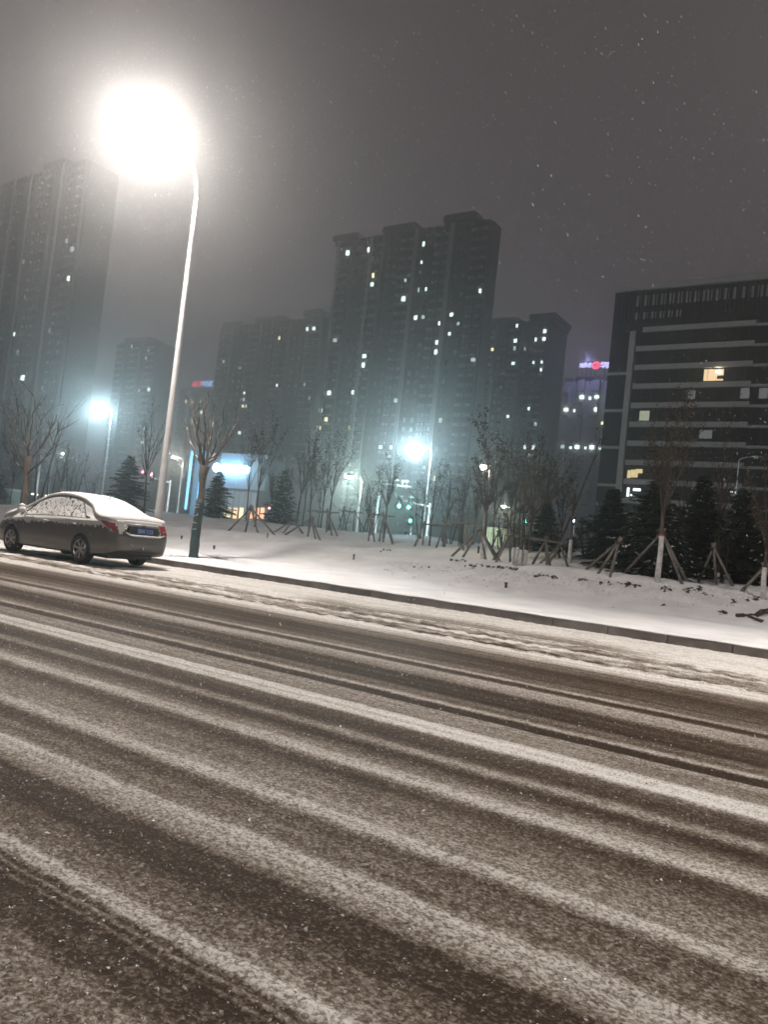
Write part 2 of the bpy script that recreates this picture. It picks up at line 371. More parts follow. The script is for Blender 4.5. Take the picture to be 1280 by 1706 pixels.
# ---------------------------------------------------------------- buildings
CONC = noisy('tower_render_dark', (.09, .09, .088), (.13, .128, .124), .05, .85)
CONC2 = noisy('tower_render_pale', (.36, .355, .34), (.45, .44, .43), .08, .85)
GLASSD = pbr('dark_window_glass', (.012, .014, .016), .15)
SLAB = noisy('balcony_edge', (.20, .20, .195), (.27, .27, .26), .2, .8)
LITW = {'w': emis('lit_window_white', (.80, 1.0, .92), 2.6), 'y': emis('lit_window_yellow', (1.0, .90, .55), 2.2), 'g': emis('lit_window_grey', (.7, .85, .85), 1.0), 'r': emis('lit_window_red', (1, .15, .15), 2.0)}
def tower(name, label, x0, x1, Y, depth, H, floors, nbays, strips, lits, roofs, seed=1, wall=CONC, detail=True, lh=(.5, .8), slab=SLAB, dark=True):
    t = empty(name, ((x0+x1)/2, Y, 0)); tag(t, label, 'apartment tower', 'apartment towers in the haze')
    ox, oy = (x0+x1)/2, Y; fh = H/floors; rn = random.Random(seed)
    wl = MB(); wl.box(x0-ox, x1-ox, 1.3, depth, -.5, H)
    bw = (x1-x0)/nbays; prot = []
    for i in range(nbays):
        a = x0+i*bw
        if i % 2 == 0: prot.append((a+bw*.06, a+bw*.94))
    for a, b_ in prot: wl.box(a-ox, b_-ox, .0, 1.298, -.5, H-rn.choice((0, 0, fh*.5)))
    wl.build('wall', wall, t)
    if detail:
        sl = MB()
        for f_ in range(1, floors):
            for a, b_ in prot:
                mid = (a+b_)/2
                sl.box(a-ox+.3, mid-ox-.5, -.55, -.003, f_*fh-.22, f_*fh+.22+.5)
                sl.box(mid-ox+.5, b_-ox-.3, -.55, -.003, f_*fh-.22, f_*fh+.22+.5)
        sl.build('balcony', slab, t, kind='stuff')
    st = MB()
    for sx, sw in strips: st.box(sx-sw/2-ox, sx+sw/2-ox, -.75, -.56, 0, H+.4)
    if strips: st.build('pale_strip', CONC2, t)
    if detail:
        ac = MB()
        for f_ in range(1, floors):
            for a, b_ in prot:
                for q in (.18, .82):
                    if rn.random() < .55: xx = a+(b_-a)*q-ox; ac.box(xx-.45, xx+.45, -.95, -.56, f_*fh-.1, f_*fh+.5)
        ac.build('air_conditioner', CONC2, t, kind='stuff')
    rf = MB()
    for a, b_, hh in roofs:
        rf.box(a-ox, b_-ox, 2.0, depth-2, H+.003, H+hh*.45); rf.box(a-ox-.8, b_-ox+.8, 1.2, depth-1.2, H+hh*.45+.003, H+hh)
    for q in range(int((x1-x0)/3)): rf.box(x0-ox+q*3, x0-ox+q*3+2.6, 1.35, 1.55, H+.003, H+1.1)
    rf.build('roof', CONC, t)
    # window grid
    cells = []; 
    for i in range(nbays):
        a = x0+i*bw; yw = .0 if i % 2 == 0 else 1.3
        ncol = 4 if i % 2 == 0 else 2
        for j in range(ncol):
            cx = a+bw*((j+.5)/ncol*.84+.08)
            for f_ in range(floors): cells.append([cx, yw, f_, 1])
    def cellbox(mb, c_, proud, ww=.62, hh=.78):
        cx, yw, f_ = c_[0]-ox, c_[1], c_[2]; zc = f_*fh+fh*.62
        mb.box(cx-ww, cx+ww, yw-proud, yw+.05, zc-hh, zc+hh)
    for px, py, kind in lits:
        p = at(px, py, Y)
        best = min((c_ for c_ in cells), key=lambda c_: abs(c_[0]-p.x)+.8*abs(c_[2]*fh+fh*.62-p.z)+(0 if c_[3] else 99))
        best[3] = 0; mb = MB(); cellbox(mb, best, .60 if best[1] == 0 else .06, rn.choice((.3, .45, .6)), rn.uniform(*lh))
        mb.build('lit_window', LITW[kind], t)
    if not dark: return t
    dark = [c_ for c_ in cells if c_[3]]
    dark.sort(key=lambda c_: -c_[2] + rn.random()*6)
    if detail:
        for c_ in dark[:90]:
            mb = MB(); cellbox(mb, c_, .04); mb.build('window', GLASSD, t)
        mb = MB()
        for c_ in dark[90:]: cellbox(mb, c_, .04)
        mb.build('window', GLASSD, t, kind='stuff')
    else:
        mb = MB()
        for c_ in dark: cellbox(mb, c_, .04)
        mb.build('window', GLASSD, t, kind='stuff')
    return t
def X(px, py, Y): return at(px, py, Y).x
# the tallest tower in the middle
lc = [(585,428,'w'),(613,411,'w'),(624,452,'y'),(623,466,'w'),(700,411,'w'),(697,441,'w'),(676,473,'g'),(694,487,'g'),(707,484,'w'),(675,503,'w'),(687,531,'w'),(702,530,'g'),(749,526,'w'),(732,543,'w'),(764,539,'g'),
      (747,558,'w'),(727,573,'w'),(726,589,'w'),(609,596,'w'),(606,610,'w'),(549,655,'w'),(588,655,'w'),(546,559,'g'),(558,573,'g'),(660,668,'w'),(733,697,'w'),(714,711,'g'),(582,712,'y'),(544,698,'y'),(531,712,'y'),(532,684,'w'),
      (635,741,'w'),(651,742,'w'),(651,758,'g'),(708,774,'g'),(724,790,'y'),(800,489,'w'),(795,603,'g')]
Yt = 207
tower('apartment_tower', 'tallest apartment tower in the middle, three pale vertical strips and boxy roof rooms', X(540,600,Yt), X(795,600,Yt), Yt, 7.2, 104.5, 34, 9,
      [(X(621,410,Yt), 1.1), (X(697,385,Yt), 1.3), (X(757,369,Yt), 1.5), (X(535,560,Yt)+4, .8)], lc,
      [(X(556,380,Yt), X(590,380,Yt), 3.5), (X(640,362,Yt), X(686,362,Yt), 3.8), (X(742,345,Yt), X(786,345,Yt), 4.2)], 4)
# pale end wall panel is part of it
Yt = 260
lm = [(466,560,'y'),(515,544,'w'),(524,544,'w'),(399,607,'g'),(372,602,'g'),(460,646,'w'),(490,642,'g'),(507,642,'g'),(405,656,'w'),(404,668,'g'),(403,680,'y'),(411,680,'g'),(398,726,'w'),(515,665,'g')]
tower('apartment_tower', 'dark apartment tower left of the tallest one, above the blue-lit shop', X(360,600,Yt), X(528,600,Yt), Yt, 14, 97.5, 31, 7, [], lm,
      [(X(370,540,Yt), X(398,540,Yt), 3), (X(424,530,Yt), X(468,530,Yt), 3.6), (X(505,525,Yt), X(528,525,Yt), 5)], 7, detail=True)
Yt = 280
lr = [(862,548,'w'),(907,555,'w'),(805,553,'w'),(805,563,'g'),(823,581,'y'),(860,570,'w'),(859,581,'g'),(869,579,'g'),(894,568,'w'),(906,566,'w'),(857,601,'w'),(890,600,'w'),(903,610,'w'),(901,620,'w'),(803,582,'g'),(802,604,'g'),
      (884,676,'w'),(846,698,'w'),(893,709,'g'),(792,688,'w'),(790,709,'g'),(877,741,'w'),(889,752,'w'),(898,763,'g'),(838,765,'g'),(927,768,'w'),(888,764,'g')]
tr = tower('apartment_tower', 'dark apartment tower right of the tallest one, with a red light on its roof', X(803,600,Yt), X(908,600,Yt), Yt, 21, 95.5, 31, 5, [], lr,
      [(X(812,531,Yt), X(858,531,Yt), 3.0), (X(884,527,Yt), X(920,527,Yt), 3.6)], 9)
rl = MB(); q = at(929, 531, Yt+12); rl.lathe([(.001, .5), (.3, .35), (.35, 0), (.001, -.2)], 8, c=(q.x-tr.location.x, 12, q.z)); rl.build('warning_light', emis('aviation_red', (1, .05, .05), 8), tr)
Yt = 140
ll = [(90,372,'w'),(155,451,'w'),(110,400,'g'),(161,401,'g'),(35,436,'g'),(22,548,'w'),(38,633,'w'),(32,486,'g'),(20,585,'g'),(60,650,'g'),(80,554,'g')]
tower('apartment_tower', 'wide hazy apartment tower at the left edge with long pale vertical strips', X(-40,446,Yt), X(122,446,Yt), Yt, 12, 112, 36, 7,
      [(X(100,345,Yt), 1.2), (X(44,383,Yt), 1.1), (X(2,500,Yt), 1.3)], ll, [(X(60,340,Yt), X(90,340,Yt), 3.5)], 11, slab=CONC)
Yt = 230
l2 = [(220,567,'w'),(248,589,'g'),(238,597,'w'),(227,645,'w'),(249,645,'w'),(252,711,'w'),(266,733,'w')]
tower('apartment_tower', 'faint apartment tower behind the cyan lamp, fading into the haze', X(196,560,Yt), X(258,590,Yt), Yt, 12, 83, 27, 5, [], l2, [(X(205,560,Yt), X(240,560,Yt), 3)], 13)
tower('apartment_tower', 'low faint apartment block behind the tall white lamp pole', X(300,640,300), X(352,640,300), 300, 14, 78, 25, 3, [], [(314,665,'y'),(321,665,'y'),(335,665,'y'),(324,675,'g'),(337,685,'w')], [], 15)
# tower with the roof sign
Yt = 215
ls = [(970,671,'w'),(981,671,'w'),(996,671,'w'),(946,685,'w'),(956,685,'w'),(993,685,'w'),(1002,698,'y'),(939,750,'g'),(949,749,'w'),(961,750,'w'),(974,749,'w'),(987,749,'w'),(998,751,'w')]
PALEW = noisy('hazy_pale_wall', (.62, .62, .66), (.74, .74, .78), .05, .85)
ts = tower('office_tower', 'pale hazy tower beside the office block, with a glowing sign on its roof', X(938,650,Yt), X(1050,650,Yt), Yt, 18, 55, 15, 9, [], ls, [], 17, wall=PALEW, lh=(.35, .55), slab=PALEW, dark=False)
ts['category'] = 'tower'
def glyphs(body, name, mat, loc, size, rotx=math.pi/2, rotz=0.0, ext=.05, parent=None, align='CENTER'):
    c_ = bpy.data.curves.new(name, 'FONT'); c_.body = body; c_.size = size; c_.extrude = ext*.5; c_.align_x = align; c_.align_y = 'CENTER'; c_.offset = 0
    o = bpy.data.objects.new('tmp', c_); col.objects.link(o)
    me = bpy.data.meshes.new_from_object(o.evaluated_get(bpy.context.evaluated_depsgraph_get())); bpy.data.objects.remove(o)
    me.materials.clear(); me.materials.append(mat)
    q_ = bpy.data.objects.new(name, me); col.objects.link(q_); q_.location = loc; q_.rotation_euler = (rotx, 0, rotz)
    if parent: q_.parent = parent
    return q_
def local(t, p): return (p.x-t.location.x, p.y-t.location.y, p.z-t.location.z)
sg = empty('roof_sign', at(988, 622, Yt+.5)); tag(sg, 'glowing roof sign of white characters and a red ring on the pale tower', 'sign')
VIO = emis('sign_violet_white', (.55, .55, 1.0), 4); REDE = emis('sign_red', (1.0, .08, .16), 3.5)
fr = MB(); a_, b_ = at(962, 622, Yt+.5), at(1022, 622, Yt+.5); fr.box(a_.x-sg.location.x, b_.x-sg.location.x, .3, .45, -1.2, -.9); fr.box(a_.x-sg.location.x, b_.x-sg.location.x, .3, .45, 1.6, 1.8)
for i in range(9):
    xx = a_.x-sg.location.x+(b_.x-a_.x)*i/8; fr.box(xx-.08, xx+.08, .31, .44, -3.0, 1.75)
fr.build('sign_frame', DARKMETAL, sg)
for px, ch in ((969.5, '龙'), (976, '多'), (983, '志'), (1006, '华'), (1015, '安')):
    glyphs(ch, 'sign_letter', VIO, local(sg, at(px, 609, Yt)), 1.5 if px < 990 else 2.1, parent=sg)
rg = MB(); c0 = Vector(local(sg, at(994, 608.5, Yt)))
ring = [(c0.x+.95*math.cos(i*math.pi/12), c0.y, c0.z+.95*math.sin(i*math.pi/12)) for i in range(25)]
rg.tube(ring, .17, 6, False); rg.tube([(c0.x+.1, c0.y, c0.z+.45), (c0.x+.3, c0.y, c0.z), (c0.x, c0.y, c0.z-.35), (c0.x-.35, c0.y, c0.z-.1)], .12, 6); rg.build('sign_emblem', REDE, sg)
point('sign_light', (0, -5, 2.5), 1500, (.42, .42, 1.0), .8, sg)
# roof-high distant sign, red and blue
s2 = empty('roof_sign', at(338, 645, 299)); tag(s2, 'tiny distant roof sign with red and blue characters left of the dark tower', 'sign')
fr = MB(); a_, b_ = local(s2, at(320, 650, 299)), local(s2, at(355, 650, 299)); fr.box(a_[0], b_[0], .3, .5, -3, -2.4)
for i in range(6): xx = a_[0]+(b_[0]-a_[0])*i/5; fr.box(xx-.15, xx+.15, .31, .49, -9, 2)
fr.build('sign_frame', DARKMETAL, s2)
BLUE = emis('sign_blue', (.35, .6, 1.0), 3)
for px, ch, mt in ((324, '心', REDE), (331.5, '门', REDE), (339, '中', BLUE), (345.5, '万', BLUE), (352, '汇', BLUE)):
    glyphs(ch, 'sign_letter', mt, local(s2, at(px, 640, 299)), 3.6, parent=s2, ext=.2)

# office block on the right
Yo = 140.0; OX0, OX1, OH = -46.5, 22.0, 53.6
of = empty('office_block', ((OX0+OX1)/2, Yo, 0)); tag(of, 'dark office block on the right with pale horizontal bands and a few lit windows', 'office building')
ox = of.location.x
DARKF = noisy('dark_cladding', (.020, .0185, .0175), (.032, .030, .028), .12, .6)
BAND = noisy('pale_band', (.66, .64, .60), (.76, .74, .70), .3, .8)
mb = MB(); mb.box(OX0-ox, OX1-ox, .5, 22, -.5, OH-.8); mb.build('wall', DARKF, of)
mb = MB(); mb.box(OX0-ox-.15, OX1-ox, -.15, 22.2, OH-.797, OH+.35); mb.build('roof', BAND, of)
xcol = X(1056, 556, Yo)
mb = MB(); mb.box(xcol-ox-.55, xcol-ox+.45, -.25, .497, 6, 45.1); mb.build('column', BAND, of)
STEP = X(1257, 580, Yo)
bz = [45.35-3.5*i for i in range(11)]
for i, z in enumerate(bz):
    mb = MB(); mb.box(xcol-ox+.75+(0.9 if i == 0 else 0), STEP-ox, -.05, .497, z-.50, z+.42); mb.box(STEP-ox+.003, OX1-ox, .25, .496, z-.55, z-.08); mb.build('floor_band', BAND, of)
for z in (37.35, 30.4, 23.5, 16.5):
    mb = MB(); mb.box(OX0-ox+.1, xcol-ox-.6, .2, .496, z-.25, z+.25); mb.build('floor_band', BAND, of)
PANE = [noisy('pane_%d' % i, c_, tuple(v*1.6 for v in c_), .5, .18) for i, c_ in enumerate(((.016, .017, .018), (.028, .028, .03), (.012, .012, .013)))]
MULL = pbr('window_mullion', (.05, .048, .046), .5)
rn = random.Random(8); cnt = 0
dimw = {(X(1148, 657, Yo)): 31}
DIM = emis('dim_window', (.9, .92, .95), .16)
for i, z in enumerate(bz[:10]):
    x_ = xcol+1.0; 
    while x_ < 12:
        if cnt < 98:
            fr = MB(); fr.box(x_-ox, x_-ox+2.9, .38, .495, z-2.95, z-.62); w_ = fr.build('window', PANE[rn.randrange(3)], of)
            fr = MB(); fr.box(x_-ox-.03, x_-ox+.05, .30, .377, z-2.95, z-.62); fr.build('mullion', MULL, w_); fr = MB(); fr.box(x_-ox+1.42, x_-ox+1.48, .30, .377, z-2.95, z-.62); fr.build('mullion', MULL, w_)
            cnt += 1
        x_ += 3.1
OFL = {'warm': emis('office_light_warm', (1.0, .72, .42), 1.35), 'bulb': emis('office_bulb', (1, .85, .6), 30), 'pale': emis('office_light_pale', (.95, 1.0, .75), .45), 'yel': emis('office_light_yellow', (1, .8, .42), 1.0), 'wh': emis('office_light_white', (.9, 1, 1), 2.2)}
def office_win(pxa, pya, pxb, pyb, mt, name='lit_window', yy=.24):
    a = at(pxa, pya, Yo); b_ = at(pxb, pyb, Yo); mb = MB(); mb.box(a.x-ox, b_.x-ox, yy, .375, b_.z, a.z); return mb.build(name, mt, of)
w1 = office_win(1174, 615, 1205, 633, OFL['warm'])
mb = MB(); p = at(1198, 619, Yo); mb.lathe([(.001, .18), (.35, .12), (.45, 0), (.35, -.12), (.001, -.18)], 10, c=(p.x-ox, .12, p.z)); mb.build('lamp', OFL['bulb'], w1)
mb = MB(); p = at(1195, 630, Yo); mb.box(p.x-ox, p.x-ox+1.1, .16, .20, p.z-.1, p.z+.5); mb.box(p.x-ox-1.6, p.x-ox-1.55, .16, .20, p.z-.3, p.z+1.6); mb.build('mullion', MULL, w1)
w1 = office_win(1063, 684, 1081, 700, OFL['pale'])
mb = MB(); p = at(1061, 692, Yo); mb.box(p.x-ox, p.x-ox+.5, .16, .22, p.z-.9, p.z+.9); mb.build('curtain', DARKF, w1)
for k_, (a, b_, c_, d) in enumerate(((1046, 783, 1050, 796), (1052, 782, 1057, 795), (1059, 781, 1062, 795), (1064, 781, 1070, 788))): office_win(a, b_, c_, d, OFL['yel'])
office_win(1045, 812, 1047.5, 827, OFL['wh']); office_win(1055, 813, 1067, 818, OFL['wh']); office_win(1056, 823, 1060, 826, OFL['wh']); office_win(1050, 823, 1053, 826, OFL['wh'])
for a, b_, c_, d in ((1147, 650, 1158, 664), (1166, 716, 1186, 730), (1235, 646, 1248, 663), (1266, 646, 1279, 663), (1190, 834, 1200, 842), (1218, 823, 1231, 827)): office_win(a, b_, c_, d, DIM, 'dim_window')
for a, b_ in ((1218, 818), (1225, 819), (1231, 820)): office_win(a, b_, a+3, b_+2.5, OFL['wh'], 'lit_window')
# screened windows under the roof
SCR = noisy('screen_panel', (.58, .57, .54), (.70, .69, .66), 1.0, .7)
sp = [(1058+13.8*i, 11.5) for i in range(9)]+[(1176+14.0*i, 11.5) for i in range(8)]
for k_, (px, wd) in enumerate(sp):
    for z0, z1 in ((49.9, 51.9), (47.4, 48.7)):
        if z0 < 49 and (k_ > 5): continue
        p = X(px, 505, Yo); fr = MB(); fr.box(p-ox+.12, p-ox+.95, .40, .494, z0, z1); fr.build('screen', SCR, of)
fr = MB(); x_ = OX0+1
while x_ < OX1-1:
    fr.box(x_-ox, x_-ox+.22, .12, .38, 47.2, 52.5); x_ += .72
fr.build('louvre', DARKF, of)

# low shop building with the blown-out sign
Ys = 70.0
sb = empty('shop_building', at(385, 860, Ys)); tag(sb, 'low blue-lit shop building under the white glowing sign', 'shop')
FAC = noisy('shop_facade', (.06, .075, .09), (.09, .105, .12), .3, .6)
a_, b_ = local(sb, at(330, 790, Ys)), local(sb, at(428, 790, Ys)); gz_ = -sb.location.z
mb = MB(); mb.box(a_[0], b_[0], 0, 5, gz_, at(380, 759, Ys).z-sb.location.z); mb.build('wall', FAC, sb)
c_, d_ = local(sb, at(372, 770, Ys)), local(sb, at(440, 770, Ys))
mb = MB(); mb.box(c_[0], d_[0]+1.0, -.5, -.003, at(400, 815, Ys).z-sb.location.z, at(400, 757, Ys).z-sb.location.z); mb.build('sign_board', noisy('sign_board', (.10, .14, .18), (.14, .18, .22), .4, .5), sb)
BLU2 = emis('blue_strip', (.20, .60, 1.0), 2.2)
for px in (322, 341):
    a = local(sb, at(px-3, 800, Ys)); mb = MB(); zt = at(px, 752, Ys).z-sb.location.z; zb = at(px, 850, Ys).z-sb.location.z
    mb.box(a[0], a[0]+.28, -.7, -.5, zb, zt); mb.build('light_strip', BLU2, sb)
mb = MB(); a = local(sb, at(341, 800, Ys)); mb.box(a[0]-1.6, a[0]+.1, -.495, 5, gz_, at(331, 753, Ys).z-sb.location.z); mb.build('pillar', pbr('blue_panel', (.10, .22, .36), .5), sb)
GLZ = emis('shop_glazing', (.62, .82, .95), .22)
for i in range(6):
    a = local(sb, at(372+i*9.5, 838, Ys)); mb = MB(); mb.box(a[0], a[0]+.75, -.2, -.004, at(380, 850, Ys).z-sb.location.z, at(380, 818, Ys).z-sb.location.z); mb.build('window', GLZ, sb)
for i, (px, cc) in enumerate(((372, (1, .75, .4)), (381, (1, .85, .5)), (392, (1, .6, .3)), (402, (1, .8, .5)), (418, (1, .45, .22)), (428, (1, .45, .22)), (437, (1, .5, .3)), (355, (1, .85, .5)))):
    a = local(sb, at(px, 852, Ys)); mb = MB(); mb.box(a[0], a[0]+.55, -.35, -.21, at(px, 864, Ys).z-sb.location.z, at(px, 846, Ys).z-sb.location.z); mb.build('lit_doorway', emis('doorway_glow', cc, 1.6), sb)
sn = empty('shop_sign', at(388, 782, Ys-.6)); tag(sn, 'white glowing shop sign of a round emblem and blown-out characters', 'sign')
WH = emis('shop_sign_white', (.62, .86, 1.0), 22)
mb = MB(); p = Vector(local(sn, at(361, 779, Ys-.6))); mb.lathe([(.001, -.2), (.50, -.2), (.55, -.1), (.55, 0)], 18, 'Y', c=(p.x, p.y, p.z)); mb.build('sign_emblem', WH, sn)
for i, ch in enumerate('益康大药房'):
    glyphs(ch, 'sign_letter', WH, local(sn, at(373.5+i*9.3, 780+i*.9, Ys-.6)), .98, parent=sn, ext=.15)
lg = bpy.data.lights.new('sign_glow', 'AREA'); lg.shape = 'RECTANGLE'; lg.size = 4.2; lg.size_y = .7; lg.energy = 600; lg.color = (.35, .70, 1.0)
lo = bpy.data.objects.new('sign_glow', lg); col.objects.link(lo); lo.parent = sn; lo.location = (Vector(local(sn, at(388, 782, Ys-.6)))+Vector((0, -.9, 0))); lo.rotation_euler = (-math.pi/2, 0, 0); lo.rotation_euler = (math.pi/2, 0, 0)

# pinkish building further right
pb = empty('low_building', at(490, 860, 90)); tag(pb, 'low pinkish building behind the bare trees right of the shop', 'building')
PINK = noisy('pink_wall', (.12, .095, .092), (.16, .125, .12), .3, .8)
a_, b_ = local(pb, at(466, 800, 90)), local(pb, at(512, 800, 90)); zt = at(490, 768, 90).z-pb.location.z
mb = MB(); mb.box(a_[0], b_[0], 0, 4, -pb.location.z, zt); mb.build('wall', PINK, pb)
for px in (466, 498):
    a = local(pb, at(px, 800, 90)); mb = MB(); mb.box(a[0]-.3, a[0]+.7, -.6, -.003, -pb.location.z, zt+.5); mb.build('pillar', PINK, pb)
for i, px in enumerate((474, 483, 491)):
    a = local(pb, at(px, 800, 90)); mb = MB(); mb.box(a[0], a[0]+.6, -.08, -.003, zt-4.5, zt-1.0); mb.build('window', GLASSD, pb)
# row of lit shops far left
sh = empty('shop_row', at(40, 830, 95)); tag(sh, 'low row of distant shops with a broken line of warm lights behind the sedan bonnet', 'shops')
a_, b_ = local(sh, at(-30, 825, 95)), local(sh, at(108, 835, 95))
mb = MB(); mb.box(a_[0], b_[0], 0, 8, -sh.location.z, 1.6); mb.build('wall', noisy('shop_row_wall', (.09, .10, .09), (.13, .14, .13), .3, .8), sh)
for px0, px1, y_ in ((0, 3, 817), (6, 12, 817), (24, 28, 819), (29, 33, 820), (53, 58, 823), (59, 63, 824), (76, 80, 826), (87, 92, 829)):
    p = local(sh, at(px0, y_, 95)); q = local(sh, at(px1, y_, 95)); mb = MB(); mb.box(p[0], q[0], -.2, -.003, p[2]-.16, p[2]+.16); mb.build('lit_window', emis('shop_row_light', (1, .92, .72), 3.5), sh)
kk = MB(); p = at(18, 830, 60); kb = empty('kiosk', (p.x, 60, 0)); tag(kb, 'small pale green kiosk left of the thick brown trunk', 'kiosk')
mb = MB(); mb.box(-1.1, 1.1, -.9, .9, 0, p.z+1.0); mb.build('wall', noisy('kiosk_wall', (.30, .40, .34), (.38, .48, .42), 1, .7), kb)
mb = MB(); mb.box(-1.3, 1.3, -1.1, 1.1, p.z+1.003, p.z+1.25); mb.build('roof', SNOW, kb)
mb = MB(); mb.box(-.5, .4, -.93, -.903, 1.0, p.z+.4); mb.build('window', GLASSD, kb)
# yellowish hoarding wall behind saplings
hw = MB(); a_, b_ = at(812, 880, 60), at(845, 880, 60)
y_ = 60
for i in range(12):
    x_ = a_.x+(b_.x-a_.x)*i/12; hw.box(x_, x_+(b_.x-a_.x)/12*.93, y_+(.03 if i % 2 else 0), y_+.1, 0, at(828, 879, 60).z)
tag(hw.build('hoarding', noisy('yellow_boarding', (.42, .38, .20), (.5, .45, .26), 1, .7)), 'yellowish boarding fence lit by the short lamp among the saplings', 'fence')

# ---------------------------------------------------------------- traffic signals
GRN = emis('signal_green', (.05, 1.0, .62), 90); REDS = emis('signal_red', (1.0, .06, .10), 60)
OFFS = pbr('signal_off', (.02, .02, .02), .4)
def signal_head(t, loc, lit=None, idx=2, n=3, s=1.0):
    h_ = MB(); h_.box(loc[0]-.2*s, loc[0]+.2*s, loc[1]-.12, loc[1]+.12, loc[2]-.55*s, loc[2]+.55*s); h = h_.build('signal_head', BLACKP, t)
    for i in range(n):
        z = loc[2]+(.36-.36*i)*s; l_ = MB(); l_.lathe([(.001, -.18), (.12*s, -.16), (.14*s, -.125)], 12, 'Y', c=(loc[0], loc[1], z))
        l_.build('signal_light', lit if (lit and i == idx) else OFFS, h)
def mast(label, pxp, pyt, Y, pxe, pye, heads, pyb=None, cams=(), name='traffic_signal', cat='traffic light'):
    b_ = at(pxp, pyt, Y); zb = 0.0
    t = empty(name, (b_.x, Y, zb)); tag(t, label, cat, 'signal masts at the junction')
    m_ = MB(); m_.tube([(0, 0, 0), (0, 0, b_.z-zb)], [.15, .10], 10); m_.build('pole', POLEW, t, True)
    e_ = at(pxe, pye, Y); m_ = MB(); m_.tube([(0, 0, b_.z-.35), (e_.x-b_.x, 0, e_.z-.0)], [.10, .05], 8); m_.build('arm', POLEW, t, True)
    for px, py, lit, idx in heads:
        p = at(px, py, Y-.3); signal_head(t, (p.x-b_.x, -.3, p.z), lit, idx)
    for px, py in cams:
        p = at(px, py, Y); c_ = MB(); c_.box(p.x-b_.x-.10, p.x-b_.x+.10, -.25, .2, p.z-.02, p.z+.18); c_.box(p.x-b_.x-.03, p.x-b_.x+.03, -.03, .03, p.z-.6, p.z-.021); c_.build('camera_housing', POLEW, t)
    return t
mast('signal mast with two glowing green lights behind the staked saplings', 717, 838, 62, 668, 833, [(667, 837, GRN, 2), (683, 839, GRN, 2)], cams=((669, 829), (686, 830)))
mast('camera mast with an empty snowy arm left of the green lights', 634, 800, 60, 684, 811, [], cams=((661, 801), (671, 803), (678, 803)), name='camera_mast', cat='camera mast')
mast('signal mast with two glowing red lights right of the tall white lamp pole', 284, 800, 66, 244, 793, [(253, 795, REDS, 0), (238, 791, REDS, 0)])
mast('signal mast with dark signal heads seen from behind, left of the cyan lamp', 68, 758, 56, 128, 763, [(112, 754, None, 0), (128, 764, None, 0), (109, 768, None, 0)])
p = at(103, 757, 57); point_lamp = far_lamp(103, 757, 90, 500, (1, 1, .92), 'small round white lamp seen beside the dark signal arm', glow=500, head_len=.5)
def ped(px, py, Y, lit, label, n=2):
    p = at(px, py, Y); t = empty('pedestrian_signal', (p.x, Y, 0)); tag(t, label, 'traffic light', 'pedestrian signals')
    m_ = MB(); m_.tube([(0, 0, 0), (0, 0, p.z+.4)], .05, 8); m_.build('pole', POLEW, t, True); signal_head(t, (0, -.2, p.z), lit, 1, 2, .8)
ped(687, 868, 58, GRN, 'pedestrian signal glowing green below the two green lights')
ped(878, 869, 70, GRN, 'tiny green pedestrian signal under the twiggy crown beside the dark spruce')
ped(157, 829, 60, REDS, 'pedestrian signal glowing red above the sedan roof')
ped(452, 847, 62, REDS, 'pedestrian signal glowing red left of the small middle spruce')
ped(958, 868, 66, emis('signal_blue', (.55, .65, 1), 40), 'post with a bluish-white light beside the pruned dark trunk')

